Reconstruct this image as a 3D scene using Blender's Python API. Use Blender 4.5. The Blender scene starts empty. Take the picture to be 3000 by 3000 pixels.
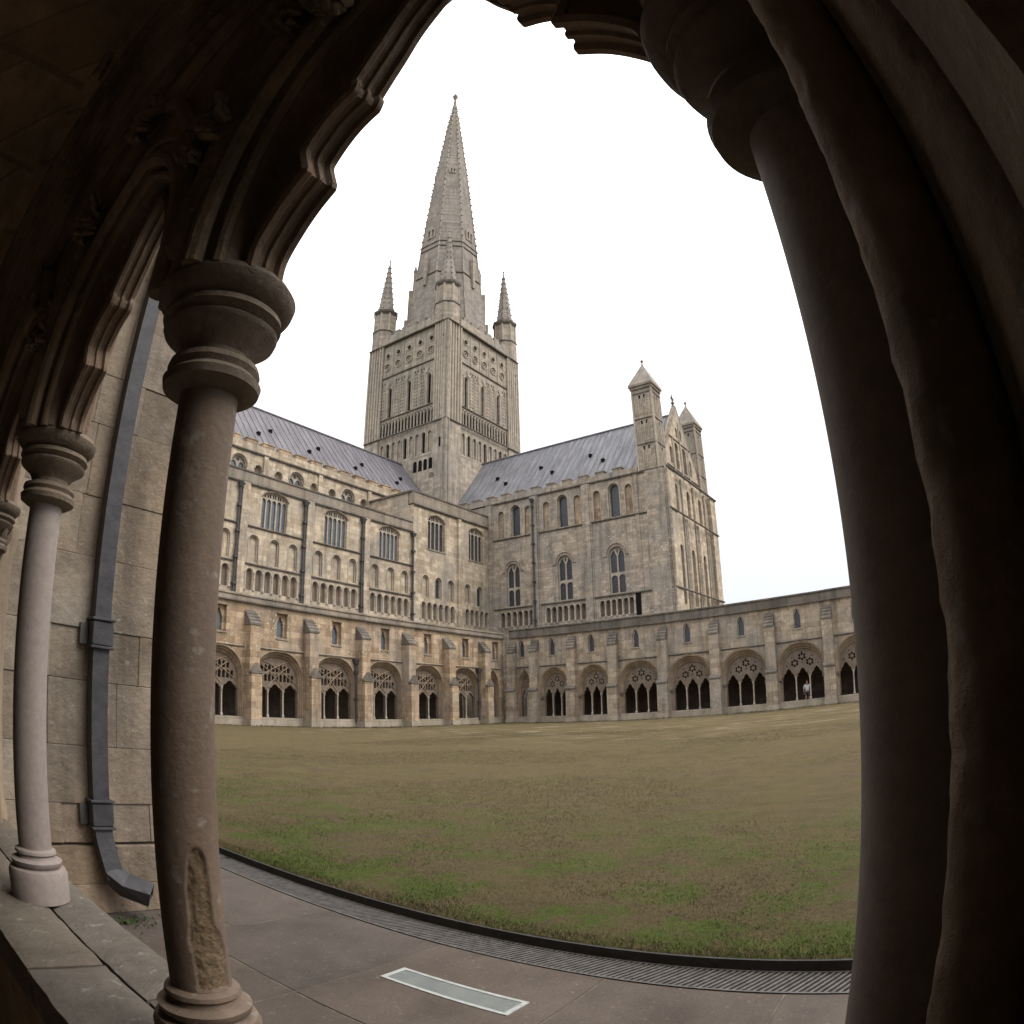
import bpy, bmesh, math, random
from mathutils import Vector, Matrix
from mathutils.geometry import tessellate_polygon
import numpy as np
R = math.radians
random.seed(7)
sc = bpy.context.scene
COL = sc.collection

# ------------------------------------------------------------------ camera
CAM_Z = 1.37
cam = bpy.data.cameras.new('camera')
cam.type = 'PANO'
try:
    cam.cycles.panorama_type = 'FISHEYE_EQUISOLID'
    cam.cycles.fisheye_lens = 24.104
    cam.cycles.fisheye_fov = math.pi
except Exception:
    pass
try:
    cam.panorama_type = 'FISHEYE_EQUISOLID'
    cam.fisheye_lens = 24.104
    cam.fisheye_fov = math.pi
except Exception:
    pass
cam.sensor_width = 36.0
cam.sensor_height = 36.0
cam.clip_start = 0.02
cam.clip_end = 4000
camo = bpy.data.objects.new('camera', cam)
COL.objects.link(camo)
YAW, PIT, ROL = 0.9684935, 0.2833016, -0.0226696
cy, sy, cp, sp = math.cos(YAW), math.sin(YAW), math.cos(PIT), math.sin(PIT)
Fw = Vector((sy * cp, cy * cp, sp))
R0 = Vector((cy, -sy, 0))
U0 = R0.cross(Fw)
Rt = math.cos(ROL) * R0 + math.sin(ROL) * U0
Up = -math.sin(ROL) * R0 + math.cos(ROL) * U0
mw = Matrix((Rt, Up, -Fw)).transposed().to_4x4()
mw.translation = Vector((0, 0, CAM_Z))
camo.matrix_world = mw
sc.camera = camo

# ------------------------------------------------------------------ overcast world and soft sun
SUN_AZ, SUN_EL = 158, 48            # degrees clockwise from north (+Y), elevation
world = bpy.data.worlds.new('World')
sc.world = world
world.use_nodes = True
nt = world.node_tree
nt.nodes.clear()
out = nt.nodes.new('ShaderNodeOutputWorld')
bg = nt.nodes.new('ShaderNodeBackground')
sky = nt.nodes.new('ShaderNodeTexSky')
sky.sky_type = 'NISHITA'
sky.sun_disc = False
sky.sun_elevation = R(SUN_EL)
sky.sun_rotation = R(SUN_AZ)
tc = nt.nodes.new('ShaderNodeTexCoord')
sep = nt.nodes.new('ShaderNodeSeparateXYZ')
ramp = nt.nodes.new('ShaderNodeValToRGB')
ramp.color_ramp.elements[0].position = 0.0
ramp.color_ramp.elements[0].color = (0.40, 0.415, 0.465, 1)
ramp.color_ramp.elements[1].position = 0.75
ramp.color_ramp.elements[1].color = (1.55, 1.54, 1.54, 1)
em = ramp.color_ramp.elements.new(0.38); em.color = (0.66, 0.67, 0.71, 1)
scl = nt.nodes.new('ShaderNodeVectorMath'); scl.operation = 'SCALE'; scl.inputs['Scale'].default_value = 13.2
mix = nt.nodes.new('ShaderNodeMixRGB'); mix.inputs[0].default_value = 0.93
nz = nt.nodes.new('ShaderNodeTexNoise'); nz.inputs['Scale'].default_value = 2.0; nz.inputs['Detail'].default_value = 4
mr = nt.nodes.new('ShaderNodeMapRange'); mr.inputs[3].default_value = 0.93; mr.inputs[4].default_value = 1.07
mul = nt.nodes.new('ShaderNodeVectorMath'); mul.operation = 'SCALE'
L = nt.links.new
L(tc.outputs['Generated'], sep.inputs[0]); L(sep.outputs['Z'], ramp.inputs[0])
L(tc.outputs['Generated'], nz.inputs['Vector']); L(nz.outputs['Fac'], mr.inputs[0])
L(ramp.outputs[0], mul.inputs[0]); L(mr.outputs[0], mul.inputs['Scale'])
L(mul.outputs[0], scl.inputs[0])
L(sky.outputs[0], mix.inputs[1]); L(scl.outputs[0], mix.inputs[2])
L(mix.outputs[0], bg.inputs['Color']); bg.inputs['Strength'].default_value = 0.09
L(bg.outputs[0], out.inputs[0])

sun = bpy.data.lights.new('sun', 'SUN')
sun.energy = 1.25
sun.angle = R(28)
sun.color = (1.0, 0.95, 0.88)
suno = bpy.data.objects.new('sun', sun)
COL.objects.link(suno)
sd = Vector((math.sin(R(SUN_AZ)) * math.cos(R(SUN_EL)), math.cos(R(SUN_AZ)) * math.cos(R(SUN_EL)), math.sin(R(SUN_EL))))
suno.rotation_euler = sd.to_track_quat('Z', 'Y').to_euler()
suno.location = sd * 150
sc.view_settings.view_transform = 'Standard'
sc.view_settings.look = 'None'
sc.view_settings.gamma = 1
sc.view_settings.exposure = 0.76
sc.view_settings.use_curve_mapping = False

# ------------------------------------------------------------------ materials
def _n(t, k, **kw):
    n = t.nodes.new(k)
    for a, b in kw.items():
        setattr(n, a, b)
    return n

def stone(name, c1, c2, patch, grime, brick=(0.62, 0.29), mortar=0.35, bump=0.4, rough=0.92, fine=9.0,
          grime_amt=0.5, patch_amt=0.5, speck=None, speck_amt=0.0, per_obj=0.0, streak=True, lich=0.0):
    m = bpy.data.materials.new(name); m.use_nodes = True
    t = m.node_tree; b = t.nodes['Principled BSDF']; lk = t.links.new
    b.inputs['Roughness'].default_value = rough
    b.inputs['Specular IOR Level'].default_value = 0.2
    g = _n(t, 'ShaderNodeNewGeometry')
    sp_ = _n(t, 'ShaderNodeSeparateXYZ'); lk(g.outputs['Position'], sp_.inputs[0])
    ad = _n(t, 'ShaderNodeMath', operation='ADD'); lk(sp_.outputs[0], ad.inputs[0]); lk(sp_.outputs[1], ad.inputs[1])
    cb = _n(t, 'ShaderNodeCombineXYZ'); lk(ad.outputs[0], cb.inputs[0]); lk(sp_.outputs[2], cb.inputs[1])
    def noise(scale, det=4, vec=None, rgh=0.55):
        n = _n(t, 'ShaderNodeTexNoise'); n.inputs['Scale'].default_value = scale; n.inputs['Detail'].default_value = det
        n.inputs['Roughness'].default_value = rgh
        lk(vec or g.outputs['Position'], n.inputs['Vector']); return n
    def rmp(src, a, bb, lo=0.0, hi=1.0):
        r = _n(t, 'ShaderNodeMapRange'); r.inputs[1].default_value = a; r.inputs[2].default_value = bb
        r.inputs[3].default_value = lo; r.inputs[4].default_value = hi
        lk(src, r.inputs[0]); return r.outputs[0]
    def mixc(f, a, bb, mode='MIX'):
        x = _n(t, 'ShaderNodeMixRGB', blend_type=mode)
        for i, v in ((0, f), (1, a), (2, bb)):
            if isinstance(v, (int, float)): x.inputs[i].default_value = v
            elif isinstance(v, tuple): x.inputs[i].default_value = (*v, 1)
            else: lk(v, x.inputs[i])
        return x.outputs[0]
    bumpsrc = None
    if brick:
        br = _n(t, 'ShaderNodeTexBrick')
        br.inputs['Scale'].default_value = 1.0
        br.inputs['Brick Width'].default_value = brick[0]
        br.inputs['Row Height'].default_value = brick[1]
        br.inputs['Mortar Size'].default_value = 0.012
        br.inputs['Mortar Smooth'].default_value = 0.4
        br.inputs['Color1'].default_value = (*c1, 1)
        br.inputs['Color2'].default_value = (*c2, 1)
        br.inputs['Mortar'].default_value = (*[v * mortar + 0.5 * (1 - mortar) * (c1[i]) for i, v in enumerate(c2)], 1)
        wn = noise(1.1, 2)
        wv = _n(t, 'ShaderNodeVectorMath', operation='SCALE'); wv.inputs['Scale'].default_value = 0.05
        lk(wn.outputs['Color'], wv.inputs[0])
        av = _n(t, 'ShaderNodeVectorMath', operation='ADD'); lk(cb.outputs[0], av.inputs[0]); lk(wv.outputs[0], av.inputs[1])
        lk(av.outputs[0], br.inputs['Vector'])
        col = br.outputs['Color']; bumpsrc = br.outputs['Fac']
    else:
        nn = noise(2.3, 5)
        col = mixc(rmp(nn.outputs['Fac'], 0.35, 0.65), c1, c2)
    n1 = noise(0.33, 5)
    col = mixc(rmp(n1.outputs['Fac'], 0.48, 0.66, 0, patch_amt), col, patch)
    n2 = noise(1.7, 6, rgh=0.7)
    if streak:
        mp = _n(t, 'ShaderNodeMapping'); mp.inputs['Scale'].default_value = (1.6, 1.6, 0.16)
        lk(g.outputs['Position'], mp.inputs[0])
        n3 = noise(1.3, 6, mp.outputs[0], 0.65)
        col = mixc(rmp(n3.outputs['Fac'], 0.46, 0.70, 0, grime_amt), col, grime)
    col = mixc(rmp(n2.outputs['Fac'], 0.48, 0.74, 0, grime_amt * 0.9), col, grime)
    if speck:
        vo = _n(t, 'ShaderNodeTexVoronoi'); vo.inputs['Scale'].default_value = 4.5; vo.inputs['Randomness'].default_value = 1
        lk(cb.outputs[0], vo.inputs['Vector'])
        n5 = noise(0.5, 3)
        f1 = rmp(vo.outputs['Distance'], 0.16, 0.26, 1, 0)
        f2 = rmp(n5.outputs['Fac'], 0.42, 0.6, 0, 1)
        mm = _n(t, 'ShaderNodeMath', operation='MULTIPLY'); lk(f1, mm.inputs[0]); lk(f2, mm.inputs[1])
        m3 = _n(t, 'ShaderNodeMath', operation='MULTIPLY'); lk(mm.outputs[0], m3.inputs[0]); m3.inputs[1].default_value = speck_amt
        col = mixc(m3.outputs[0], col, speck)
    if lich:
        n6 = noise(26, 3, rgh=0.6)
        col = mixc(rmp(n6.outputs['Fac'], 0.62, 0.7, 0, lich), col, (0.42, 0.41, 0.36))
    n4 = noise(fine, 8, rgh=0.7)
    col = mixc(rmp(n4.outputs['Fac'], 0.2, 0.8, 0, 0.5), mixc(1.0, col, (0.66, 0.65, 0.64), 'MULTIPLY'), mixc(1.0, col, (1.32, 1.3, 1.27), 'MULTIPLY'))
    if per_obj:
        oi = _n(t, 'ShaderNodeObjectInfo')
        hs = _n(t, 'ShaderNodeHueSaturation')
        lk(rmp(oi.outputs['Random'], 0, 1, 1 - per_obj, 1 + per_obj), hs.inputs['Value'])
        hh = _n(t, 'ShaderNodeMath', operation='FRACT'); h7 = _n(t, 'ShaderNodeMath', operation='MULTIPLY'); h7.inputs[1].default_value = 7.31
        lk(oi.outputs['Random'], h7.inputs[0]); lk(h7.outputs[0], hh.inputs[0])
        lk(rmp(hh.outputs[0], 0, 1, 0.95, 1.2), hs.inputs['Saturation'])
        lk(col, hs.inputs['Color']); col = hs.outputs[0]
    lk(col, b.inputs['Base Color'])
    # relief
    bp = _n(t, 'ShaderNodeBump'); bp.inputs['Strength'].default_value = bump; bp.inputs['Distance'].default_value = 0.03
    hsum = _n(t, 'ShaderNodeMath', operation='MULTIPLY_ADD')
    lk(n4.outputs['Fac'], hsum.inputs[0]); hsum.inputs[1].default_value = 0.6; hsum.inputs[2].default_value = 0
    if bumpsrc is not None:
        h2 = _n(t, 'ShaderNodeMath', operation='MULTIPLY_ADD'); lk(bumpsrc, h2.inputs[0]); h2.inputs[1].default_value = -0.8
        lk(hsum.outputs[0], h2.inputs[2]); lk(h2.outputs[0], bp.inputs['Height'])
    else:
        lk(hsum.outputs[0], bp.inputs['Height'])
    lk(bp.outputs[0], b.inputs['Normal'])
    return m

def plain(name, c, rough=0.6, metal=0.0, var=0.15, scale=5.0, bump=0.1, spec=0.4, vscale=(1, 1, 1), c2=None):
    m = bpy.data.materials.new(name); m.use_nodes = True
    t = m.node_tree; b = t.nodes['Principled BSDF']; lk = t.links.new
    b.inputs['Roughness'].default_value = rough; b.inputs['Metallic'].default_value = metal
    b.inputs['Specular IOR Level'].default_value = spec
    g = _n(t, 'ShaderNodeNewGeometry')
    mp = _n(t, 'ShaderNodeMapping'); mp.inputs['Scale'].default_value = vscale; lk(g.outputs['Position'], mp.inputs[0])
    n = _n(t, 'ShaderNodeTexNoise'); n.inputs['Scale'].default_value = scale; n.inputs['Detail'].default_value = 7; n.inputs['Roughness'].default_value = 0.65
    lk(mp.outputs[0], n.inputs['Vector'])
    r = _n(t, 'ShaderNodeValToRGB')
    lo = c2 or tuple(v * (1 - var) for v in c); hi = c if c2 else tuple(v * (1 + var) for v in c)
    r.color_ramp.elements[0].position = 0.35; r.color_ramp.elements[1].position = 0.65
    r.color_ramp.elements[0].color = (*lo, 1); r.color_ramp.elements[1].color = (*hi, 1)
    lk(n.outputs['Fac'], r.inputs[0]); lk(r.outputs[0], b.inputs['Base Color'])
    bp = _n(t, 'ShaderNodeBump'); bp.inputs['Strength'].default_value = bump; bp.inputs['Distance'].default_value = 0.02
    lk(n.outputs['Fac'], bp.inputs['Height']); lk(bp.outputs[0], b.inputs['Normal'])
    return m

M = {}
M['range'] = stone('ochre_ashlar', (0.60, 0.455, 0.31), (0.34, 0.24, 0.15), (0.38, 0.325, 0.265), (0.13, 0.10, 0.08), brick=(0.75, 0.34), patch_amt=0.85, grime_amt=0.72, lich=0.5, speck=(0.76, 0.67, 0.52), speck_amt=0.55)
M['range_e'] = stone('weathered_ashlar', (0.52, 0.43, 0.325), (0.32, 0.255, 0.185), (0.33, 0.295, 0.25), (0.115, 0.098, 0.082), brick=(0.7, 0.32), patch_amt=0.85, grime_amt=0.72, lich=0.5, speck=(0.66, 0.58, 0.46), speck_amt=0.5)
M['nave'] = stone('beige_ashlar', (0.68, 0.57, 0.43), (0.43, 0.345, 0.245), (0.40, 0.355, 0.295), (0.16, 0.135, 0.11), brick=(0.7, 0.34), patch_amt=0.85, grime_amt=0.70, speck=(0.80, 0.72, 0.60), speck_amt=0.5)
M['trans'] = stone('grey_beige_rubble', (0.53, 0.45, 0.36), (0.32, 0.27, 0.21), (0.34, 0.31, 0.27), (0.14, 0.125, 0.108), brick=(0.5, 0.26), patch_amt=0.85, grime_amt=0.70, speck=(0.74, 0.66, 0.56), speck_amt=0.75)
M['tower'] = stone('tower_ashlar', (0.54, 0.465, 0.38), (0.36, 0.31, 0.25), (0.34, 0.31, 0.27), (0.16, 0.143, 0.125), brick=(0.7, 0.34), patch_amt=0.85, grime_amt=0.75)
M['spire'] = stone('spire_stone', (0.38, 0.34, 0.30), (0.26, 0.235, 0.21), (0.38, 0.32, 0.27), (0.15, 0.138, 0.125), brick=(0.6, 0.34), patch_amt=0.6, grime_amt=0.65)
M['coping'] = stone('weathered_coping', (0.37, 0.31, 0.245), (0.28, 0.235, 0.185), (0.29, 0.26, 0.225), (0.12, 0.105, 0.088), brick=(1.1, 0.6), patch_amt=0.7, grime_amt=0.65, lich=0.7)
M['dark_coping'] = stone('weathered_shade_coping', (0.21, 0.18, 0.15), (0.13, 0.113, 0.096), (0.18, 0.165, 0.145), (0.06, 0.055, 0.05), brick=(1.1, 0.6), grime_amt=0.7, lich=0.6)  # weathered stone; its darkness also paints the shaded undersides of string courses
M['mull'] = stone('pale_mullion', (0.54, 0.475, 0.39), (0.42, 0.365, 0.295), (0.36, 0.325, 0.28), (0.2, 0.175, 0.15), brick=None, grime_amt=0.5)
M['tracery'] = stone('brown_tracery', (0.24, 0.185, 0.14), (0.17, 0.13, 0.10), (0.22, 0.19, 0.16), (0.09, 0.075, 0.06), brick=None, grime_amt=0.4)
M['arch'] = stone('arch_mouldings', (0.42, 0.315, 0.215), (0.33, 0.24, 0.16), (0.30, 0.255, 0.2), (0.13, 0.105, 0.08), brick=None, grime_amt=0.6)
M['col'] = stone('brown_column_stone', (0.26, 0.198, 0.152), (0.19, 0.142, 0.107), (0.20, 0.13, 0.085), (0.055, 0.044, 0.034), brick=None, fine=70, bump=0.28, grime_amt=0.95, patch_amt=0.9, rough=0.8, lich=0.3)
M['colpale'] = stone('pale_column_stone', (0.38, 0.335, 0.305), (0.33, 0.285, 0.26), (0.33, 0.27, 0.24), (0.21, 0.17, 0.15), brick=None, fine=45, bump=0.15, grime_amt=0.4, rough=0.8)
M['cap'] = stone('capital_stone', (0.26, 0.205, 0.155), (0.18, 0.138, 0.103), (0.22, 0.17, 0.12), (0.05, 0.042, 0.033), brick=None, fine=50, bump=0.5, grime_amt=0.9, rough=0.85, lich=0.2)
M['rough'] = stone('broken_stone', (0.37, 0.27, 0.17), (0.21, 0.15, 0.09), (0.2, 0.14, 0.085), (0.06, 0.045, 0.03), brick=None, fine=60, bump=1.0, grime_amt=0.6, streak=False)
M['inside'] = stone('inner_walk_stone', (0.46, 0.34, 0.23), (0.25, 0.185, 0.12), (0.40, 0.26, 0.15), (0.06, 0.055, 0.04), brick=None, fine=34, bump=1.0, grime_amt=0.85, lich=0.6)  # inner stone with darker noise patches and streaks
M['soffit'] = stone('arch_soffit_stone', (0.30, 0.21, 0.145), (0.21, 0.14, 0.095), (0.24, 0.19, 0.145), (0.07, 0.055, 0.04), brick=None, fine=40, bump=0.6, grime_amt=0.8, lich=0.2)
M['flag'] = stone('walk_flagstones', (0.50, 0.43, 0.35), (0.42, 0.36, 0.29), (0.36, 0.31, 0.25), (0.2, 0.17, 0.14), brick=None)
M['vault'] = stone('vault_stone', (0.62, 0.45, 0.29), (0.42, 0.29, 0.18), (0.5, 0.33, 0.2), (0.14, 0.12, 0.085), brick=(0.5, 0.3), grime_amt=0.8, lich=0.3)
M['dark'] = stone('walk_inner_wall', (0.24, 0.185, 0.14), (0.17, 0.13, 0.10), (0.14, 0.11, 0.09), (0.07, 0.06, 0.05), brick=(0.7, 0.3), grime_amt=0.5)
M['block'] = stone('buttress_block', (0.40, 0.30, 0.21), (0.25, 0.185, 0.128), (0.33, 0.30, 0.255), (0.11, 0.09, 0.072), brick=None, fine=14, bump=1.0, per_obj=0.16, grime_amt=0.9, patch_amt=0.85, lich=0.45)
M['mortar'] = stone('mortar', (0.26, 0.205, 0.15), (0.2, 0.155, 0.115), (0.2, 0.175, 0.14), (0.1, 0.085, 0.065), brick=None, fine=60, bump=0.8)
M['sill'] = stone('worn_sill', (0.21, 0.175, 0.145), (0.155, 0.13, 0.107), (0.165, 0.155, 0.13), (0.08, 0.068, 0.056), brick=None, fine=28, bump=0.7, per_obj=0.06, grime_amt=0.5, lich=0.35)
M['slab'] = stone('paving_slab', (0.120, 0.100, 0.086), (0.09, 0.075, 0.065), (0.095, 0.075, 0.062), (0.050, 0.041, 0.035), brick=None, fine=60, bump=0.5, per_obj=0.07, grime_amt=0.7, patch_amt=0.5, streak=False, lich=0.15)
M['joint'] = plain('sandy_joint', (0.155, 0.125, 0.09), rough=1, scale=7, c2=(0.05, 0.042, 0.034))
M['lead'] = plain('lead_roof', (0.15, 0.142, 0.152), rough=0.65, var=0.2, scale=1.2, vscale=(1.5, 0.35, 0.35), c2=(0.085, 0.079, 0.088))
M['leadt'] = plain('lead_roof_pale', (0.19, 0.19, 0.20), rough=0.65, scale=1.6, vscale=(0.3, 1.4, 0.3), c2=(0.085, 0.083, 0.093))
M['roll'] = plain('lead_roll_metal', (0.12, 0.11, 0.125), rough=0.55, var=0.25, scale=1.2)
M['pipe'] = plain('painted_iron', (0.052, 0.050, 0.054), rough=0.6, var=0.2, scale=9, bump=0.3, c2=(0.026, 0.025, 0.028))
M['ipipe'] = plain('dark_iron', (0.05, 0.048, 0.048), rough=0.6, var=0.3, scale=6)
M['black'] = plain('hollow_dark', (0.012, 0.012, 0.012), rough=1, var=0.2, spec=0)  # flat black that stands in for the unlit depth of openings
M['glass'] = plain('dark_leaded_glass', (0.035, 0.037, 0.045), rough=0.3, var=0.5, scale=7, bump=0.3, spec=0.6)
M['glassb'] = plain('pale_leaded_glass', (0.12, 0.135, 0.15), rough=0.35, scale=5, bump=0.3, spec=0.6, c2=(0.07, 0.078, 0.09))
M['kerb'] = plain('black_edging', (0.022, 0.020, 0.018), rough=0.7, var=0.4, scale=12)
M['grate'] = plain('worn_grate_metal', (0.075, 0.067, 0.06), rough=0.6, var=0.4, scale=18, metal=0.1)
M['white'] = plain('white_frame', (0.30, 0.305, 0.29), rough=0.5, var=0.2, scale=25)
M['plinth'] = stone('pale_plinth', (0.45, 0.39, 0.31), (0.36, 0.31, 0.24), (0.3, 0.26, 0.2), (0.16, 0.14, 0.11), brick=(.9, .4), grime_amt=0.5)
M['lampbox'] = plain('pale_lining', (0.42, 0.50, 0.49), rough=0.4, scale=9, c2=(0.16, 0.21, 0.21), vscale=(3, 1, 1))
M['moss'] = plain('moss', (0.05, 0.085, 0.02), rough=1, var=0.5, scale=40, bump=1)

# lawn
def lawn_mat(name, blades=False):
    m = bpy.data.materials.new(name); m.use_nodes = True
    t = m.node_tree; b = t.nodes['Principled BSDF']; lk = t.links.new
    b.inputs['Roughness'].default_value = 1.0; b.inputs['Specular IOR Level'].default_value = 0.1
    g = _n(t, 'ShaderNodeNewGeometry')
    def noise(s, d=5, vs=None, rg=0.6):
        n = _n(t, 'ShaderNodeTexNoise'); n.inputs['Scale'].default_value = s; n.inputs['Detail'].default_value = d; n.inputs['Roughness'].default_value = rg
        if vs:
            mp = _n(t, 'ShaderNodeMapping'); mp.inputs['Scale'].default_value = vs; lk(g.outputs['Position'], mp.inputs[0]); lk(mp.outputs[0], n.inputs['Vector'])
        else: lk(g.outputs['Position'], n.inputs['Vector'])
        return n.outputs['Fac']
    def rmp(s, a, bb, lo=0.0, hi=1.0):
        r = _n(t, 'ShaderNodeMapRange'); r.inputs[1].default_value = a; r.inputs[2].default_value = bb; r.inputs[3].default_value = lo; r.inputs[4].default_value = hi
        lk(s, r.inputs[0]); return r.outputs[0]
    def mixc(f, a, bb):
        x = _n(t, 'ShaderNodeMixRGB')
        for i, v in ((0, f), (1, a), (2, bb)):
            if isinstance(v, (int, float)): x.inputs[i].default_value = v
            elif isinstance(v, tuple): x.inputs[i].default_value = (*v, 1)
            else: lk(v, x.inputs[i])
        return x.outputs[0]
    def mul(a, bb):
        x = _n(t, 'ShaderNodeMath', operation='MULTIPLY'); lk(a, x.inputs[0])
        if isinstance(bb, float): x.inputs[1].default_value = bb
        else: lk(bb, x.inputs[1])
        return x.outputs[0]
    sp_ = _n(t, 'ShaderNodeSeparateXYZ'); lk(g.outputs['Position'], sp_.inputs[0])
    col = mixc(rmp(noise(0.35), 0.35, 0.65), (0.116, 0.086, 0.041), (0.094, 0.077, 0.032))
    col = mixc(rmp(noise(1.3, 6), 0.4, 0.7), col, (0.105, 0.075, 0.045))
    # greener strip beside the kerb and towards the north side
    near = rmp(sp_.outputs[0], 3.4, 8.6, 1, 0)
    g1 = rmp(noise(1.0, 9, None, 0.72), 0.47, 0.56)
    col = mixc(mul(mul(near, g1), 0.95), col, (0.058, 0.100, 0.010))
    g2 = rmp(noise(0.22, 4), 0.57, 0.7, 0, 0.3)
    col = mixc(g2, col, (0.075, 0.08, 0.024))
    far = rmp(sp_.outputs[0], 17, 26)
    st = rmp(noise(0.9, 6, (1.6, 0.5, 1)), 0.53, 0.62)
    col = mixc(mul(mul(far, st), 0.8), col, (0.25, 0.2, 0.14))
    bs = rmp(noise(1.1, 5), 0.6, 0.68, 0, 0.5)
    col = mixc(bs, col, (0.08, 0.056, 0.042))
    mo = noise(3.4, 9, (1, .7, 1), 0.8)
    col = mixc(rmp(mo, 0.36, 0.5, 0.55, 0), col, (0.06, 0.043, 0.022))
    col = mixc(rmp(mo, 0.52, 0.68, 0, 0.5), col, (0.15, 0.115, 0.062))
    fi = noise(28, 6, None, 0.8)
    col = mixc(rmp(fi, 0.3, 0.7), mixc(0.4, col, (0.02, 0.018, 0.008)), mixc(0.25, col, (0.17, 0.14, 0.075)))
    if blades:
        oi = _n(t, 'ShaderNodeTexWhiteNoise'); oi.noise_dimensions = '3D'
        sn = _n(t, 'ShaderNodeVectorMath', operation='SNAP'); sn.inputs[1].default_value = (0.02, 0.02, 10)
        lk(g.outputs['Position'], sn.inputs[0]); lk(sn.outputs[0], oi.inputs['Vector'])
        col = mixc(rmp(oi.outputs['Value'], 0.5, 1.0, 0, 0.4), col, (0.18, 0.15, 0.075))
        col = mixc(rmp(oi.outputs['Value'], 0.0, 0.35, 0.4, 0), col, (0.022, 0.024, 0.008))
        up = _n(t, 'ShaderNodeCombineXYZ'); up.inputs[2].default_value = 1.0; lk(up.outputs[0], b.inputs['Normal'])
    else:
        bp = _n(t, 'ShaderNodeBump'); bp.inputs['Strength'].default_value = 0.9; bp.inputs['Distance'].default_value = 0.05
        lk(fi, bp.inputs['Height']); lk(bp.outputs[0], b.inputs['Normal'])
    lk(col, b.inputs['Base Color'])
    return m
M['lawn'] = lawn_mat('dry_lawn'); M['blade'] = lawn_mat('grass_blades', True)

# ------------------------------------------------------------------ mesh helpers
class MB:
    def __init__(s): s.v = []; s.f = []
    def add(s, vs, fs):
        o = len(s.v); s.v += [tuple(p) for p in vs]; s.f += [tuple(i + o for i in f) for f in fs]; return s
    def box(s, x0, x1, y0, y1, z0, z1):
        return s.add([(x0, y0, z0), (x1, y0, z0), (x1, y1, z0), (x0, y1, z0), (x0, y0, z1), (x1, y0, z1), (x1, y1, z1), (x0, y1, z1)],
                     [(0, 3, 2, 1), (4, 5, 6, 7), (0, 1, 5, 4), (1, 2, 6, 5), (2, 3, 7, 6), (3, 0, 4, 7)])
    def plate(s, outer, holes=(), y0=0.0, y1=0.4, back=True, front=True, sides=True):
        """polygon in (x,z), front at y0, back at y1; holes get reveals"""
        loops = [list(outer)] + [list(h) for h in holes]
        flat = [p for l in loops for p in l]
        tris = tessellate_polygon([[Vector((p[0], p[1], 0)) for p in l] for l in loops])
        if front: s.add([(p[0], y0, p[1]) for p in flat], tris)
        if back: s.add([(p[0], y1, p[1]) for p in flat], [t[::-1] for t in tris])
        for li, l in enumerate(loops):
            if li == 0 and not sides: continue
            n = len(l)
            s.add([(p[0], y0, p[1]) for p in l] + [(p[0], y1, p[1]) for p in l], [(i, (i + 1) % n, n + (i + 1) % n, n + i) for i in range(n)])
        return s
    def lathe(s, cx, cy_, prof, seg=24, cap=True, a0=0.0, dist=None):
        o = len(s.v); n = len(prof)
        for r, z in prof:
            for k in range(seg):
                a = a0 + 2 * math.pi * k / seg
                rr = r if dist is None else dist(r, a, z)
                s.v.append((cx + rr * math.cos(a), cy_ + rr * math.sin(a), z))
        for i in range(n - 1):
            for k in range(seg):
                k2 = (k + 1) % seg
                s.f.append((o + i * seg + k, o + i * seg + k2, o + (i + 1) * seg + k2, o + (i + 1) * seg + k))
        if cap:
            s.f.append(tuple(o + k for k in range(seg))[::-1]); s.f.append(tuple(o + (n - 1) * seg + k for k in range(seg)))
        return s
    def tube(s, pts, r, seg=6, closed=False, flat=None):
        P = [Vector(p) for p in pts]; n = len(P); o = len(s.v)
        for i in range(n):
            a = P[i - 1] if (i > 0 or closed) else P[i]
            b = P[(i + 1) % n] if (i < n - 1 or closed) else P[i]
            d = (b - a).normalized()
            ref = Vector((0, 1, 0)) if abs(d.y) < 0.9 else Vector((1, 0, 0))
            u = d.cross(ref).normalized(); w = u.cross(d).normalized()
            for k in range(seg):
                an = 2 * math.pi * (k + 0.5) / seg
                rr = r if not isinstance(r, (list, tuple)) else r[i]
                s.v.append(tuple(P[i] + (u * math.cos(an) + w * math.sin(an)) * rr))
        m = n if closed else n - 1
        for i in range(m):
            j = (i + 1) % n
            for k in range(seg):
                k2 = (k + 1) % seg
                s.f.append((o + i * seg + k, o + i * seg + k2, o + j * seg + k2, o + j * seg + k))
        if not closed:
            s.f.append(tuple(o + k for k in range(seg))); s.f.append(tuple(o + (n - 1) * seg + k for k in range(seg))[::-1])
        return s
    def mesh(s, name, mat, smooth=False, merge=False, bevel=0):
        me = bpy.data.meshes.new(name)
        me.from_pydata(s.v, [], s.f)
        if merge or bevel:
            bm = bmesh.new(); bm.from_mesh(me)
            if merge: bmesh.ops.remove_doubles(bm, verts=bm.verts, dist=1e-5)
            if bevel: bmesh.ops.bevel(bm, geom=bm.edges[:], offset=bevel, segments=1, affect='EDGES')
            bmesh.ops.recalc_face_normals(bm, faces=bm.faces)
            bm.to_mesh(me); bm.free()
        me.materials.append(mat)
        if smooth:
            me.shade_smooth()
            try: me.set_sharp_from_angle(angle=R(40))
            except Exception: pass
        me.update()
        return me

def ob(name, me, parent=None, loc=(0, 0, 0), rz=0.0, scale=None, label=None, kind=None):
    o = bpy.data.objects.new(name, me); COL.objects.link(o)
    o.location = loc
    if rz: o.rotation_euler = (0, 0, rz)
    if scale: o.scale = scale
    if parent: o.parent = parent
    if label: o['label'] = label
    if kind: o['kind'] = kind
    return o

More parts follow.
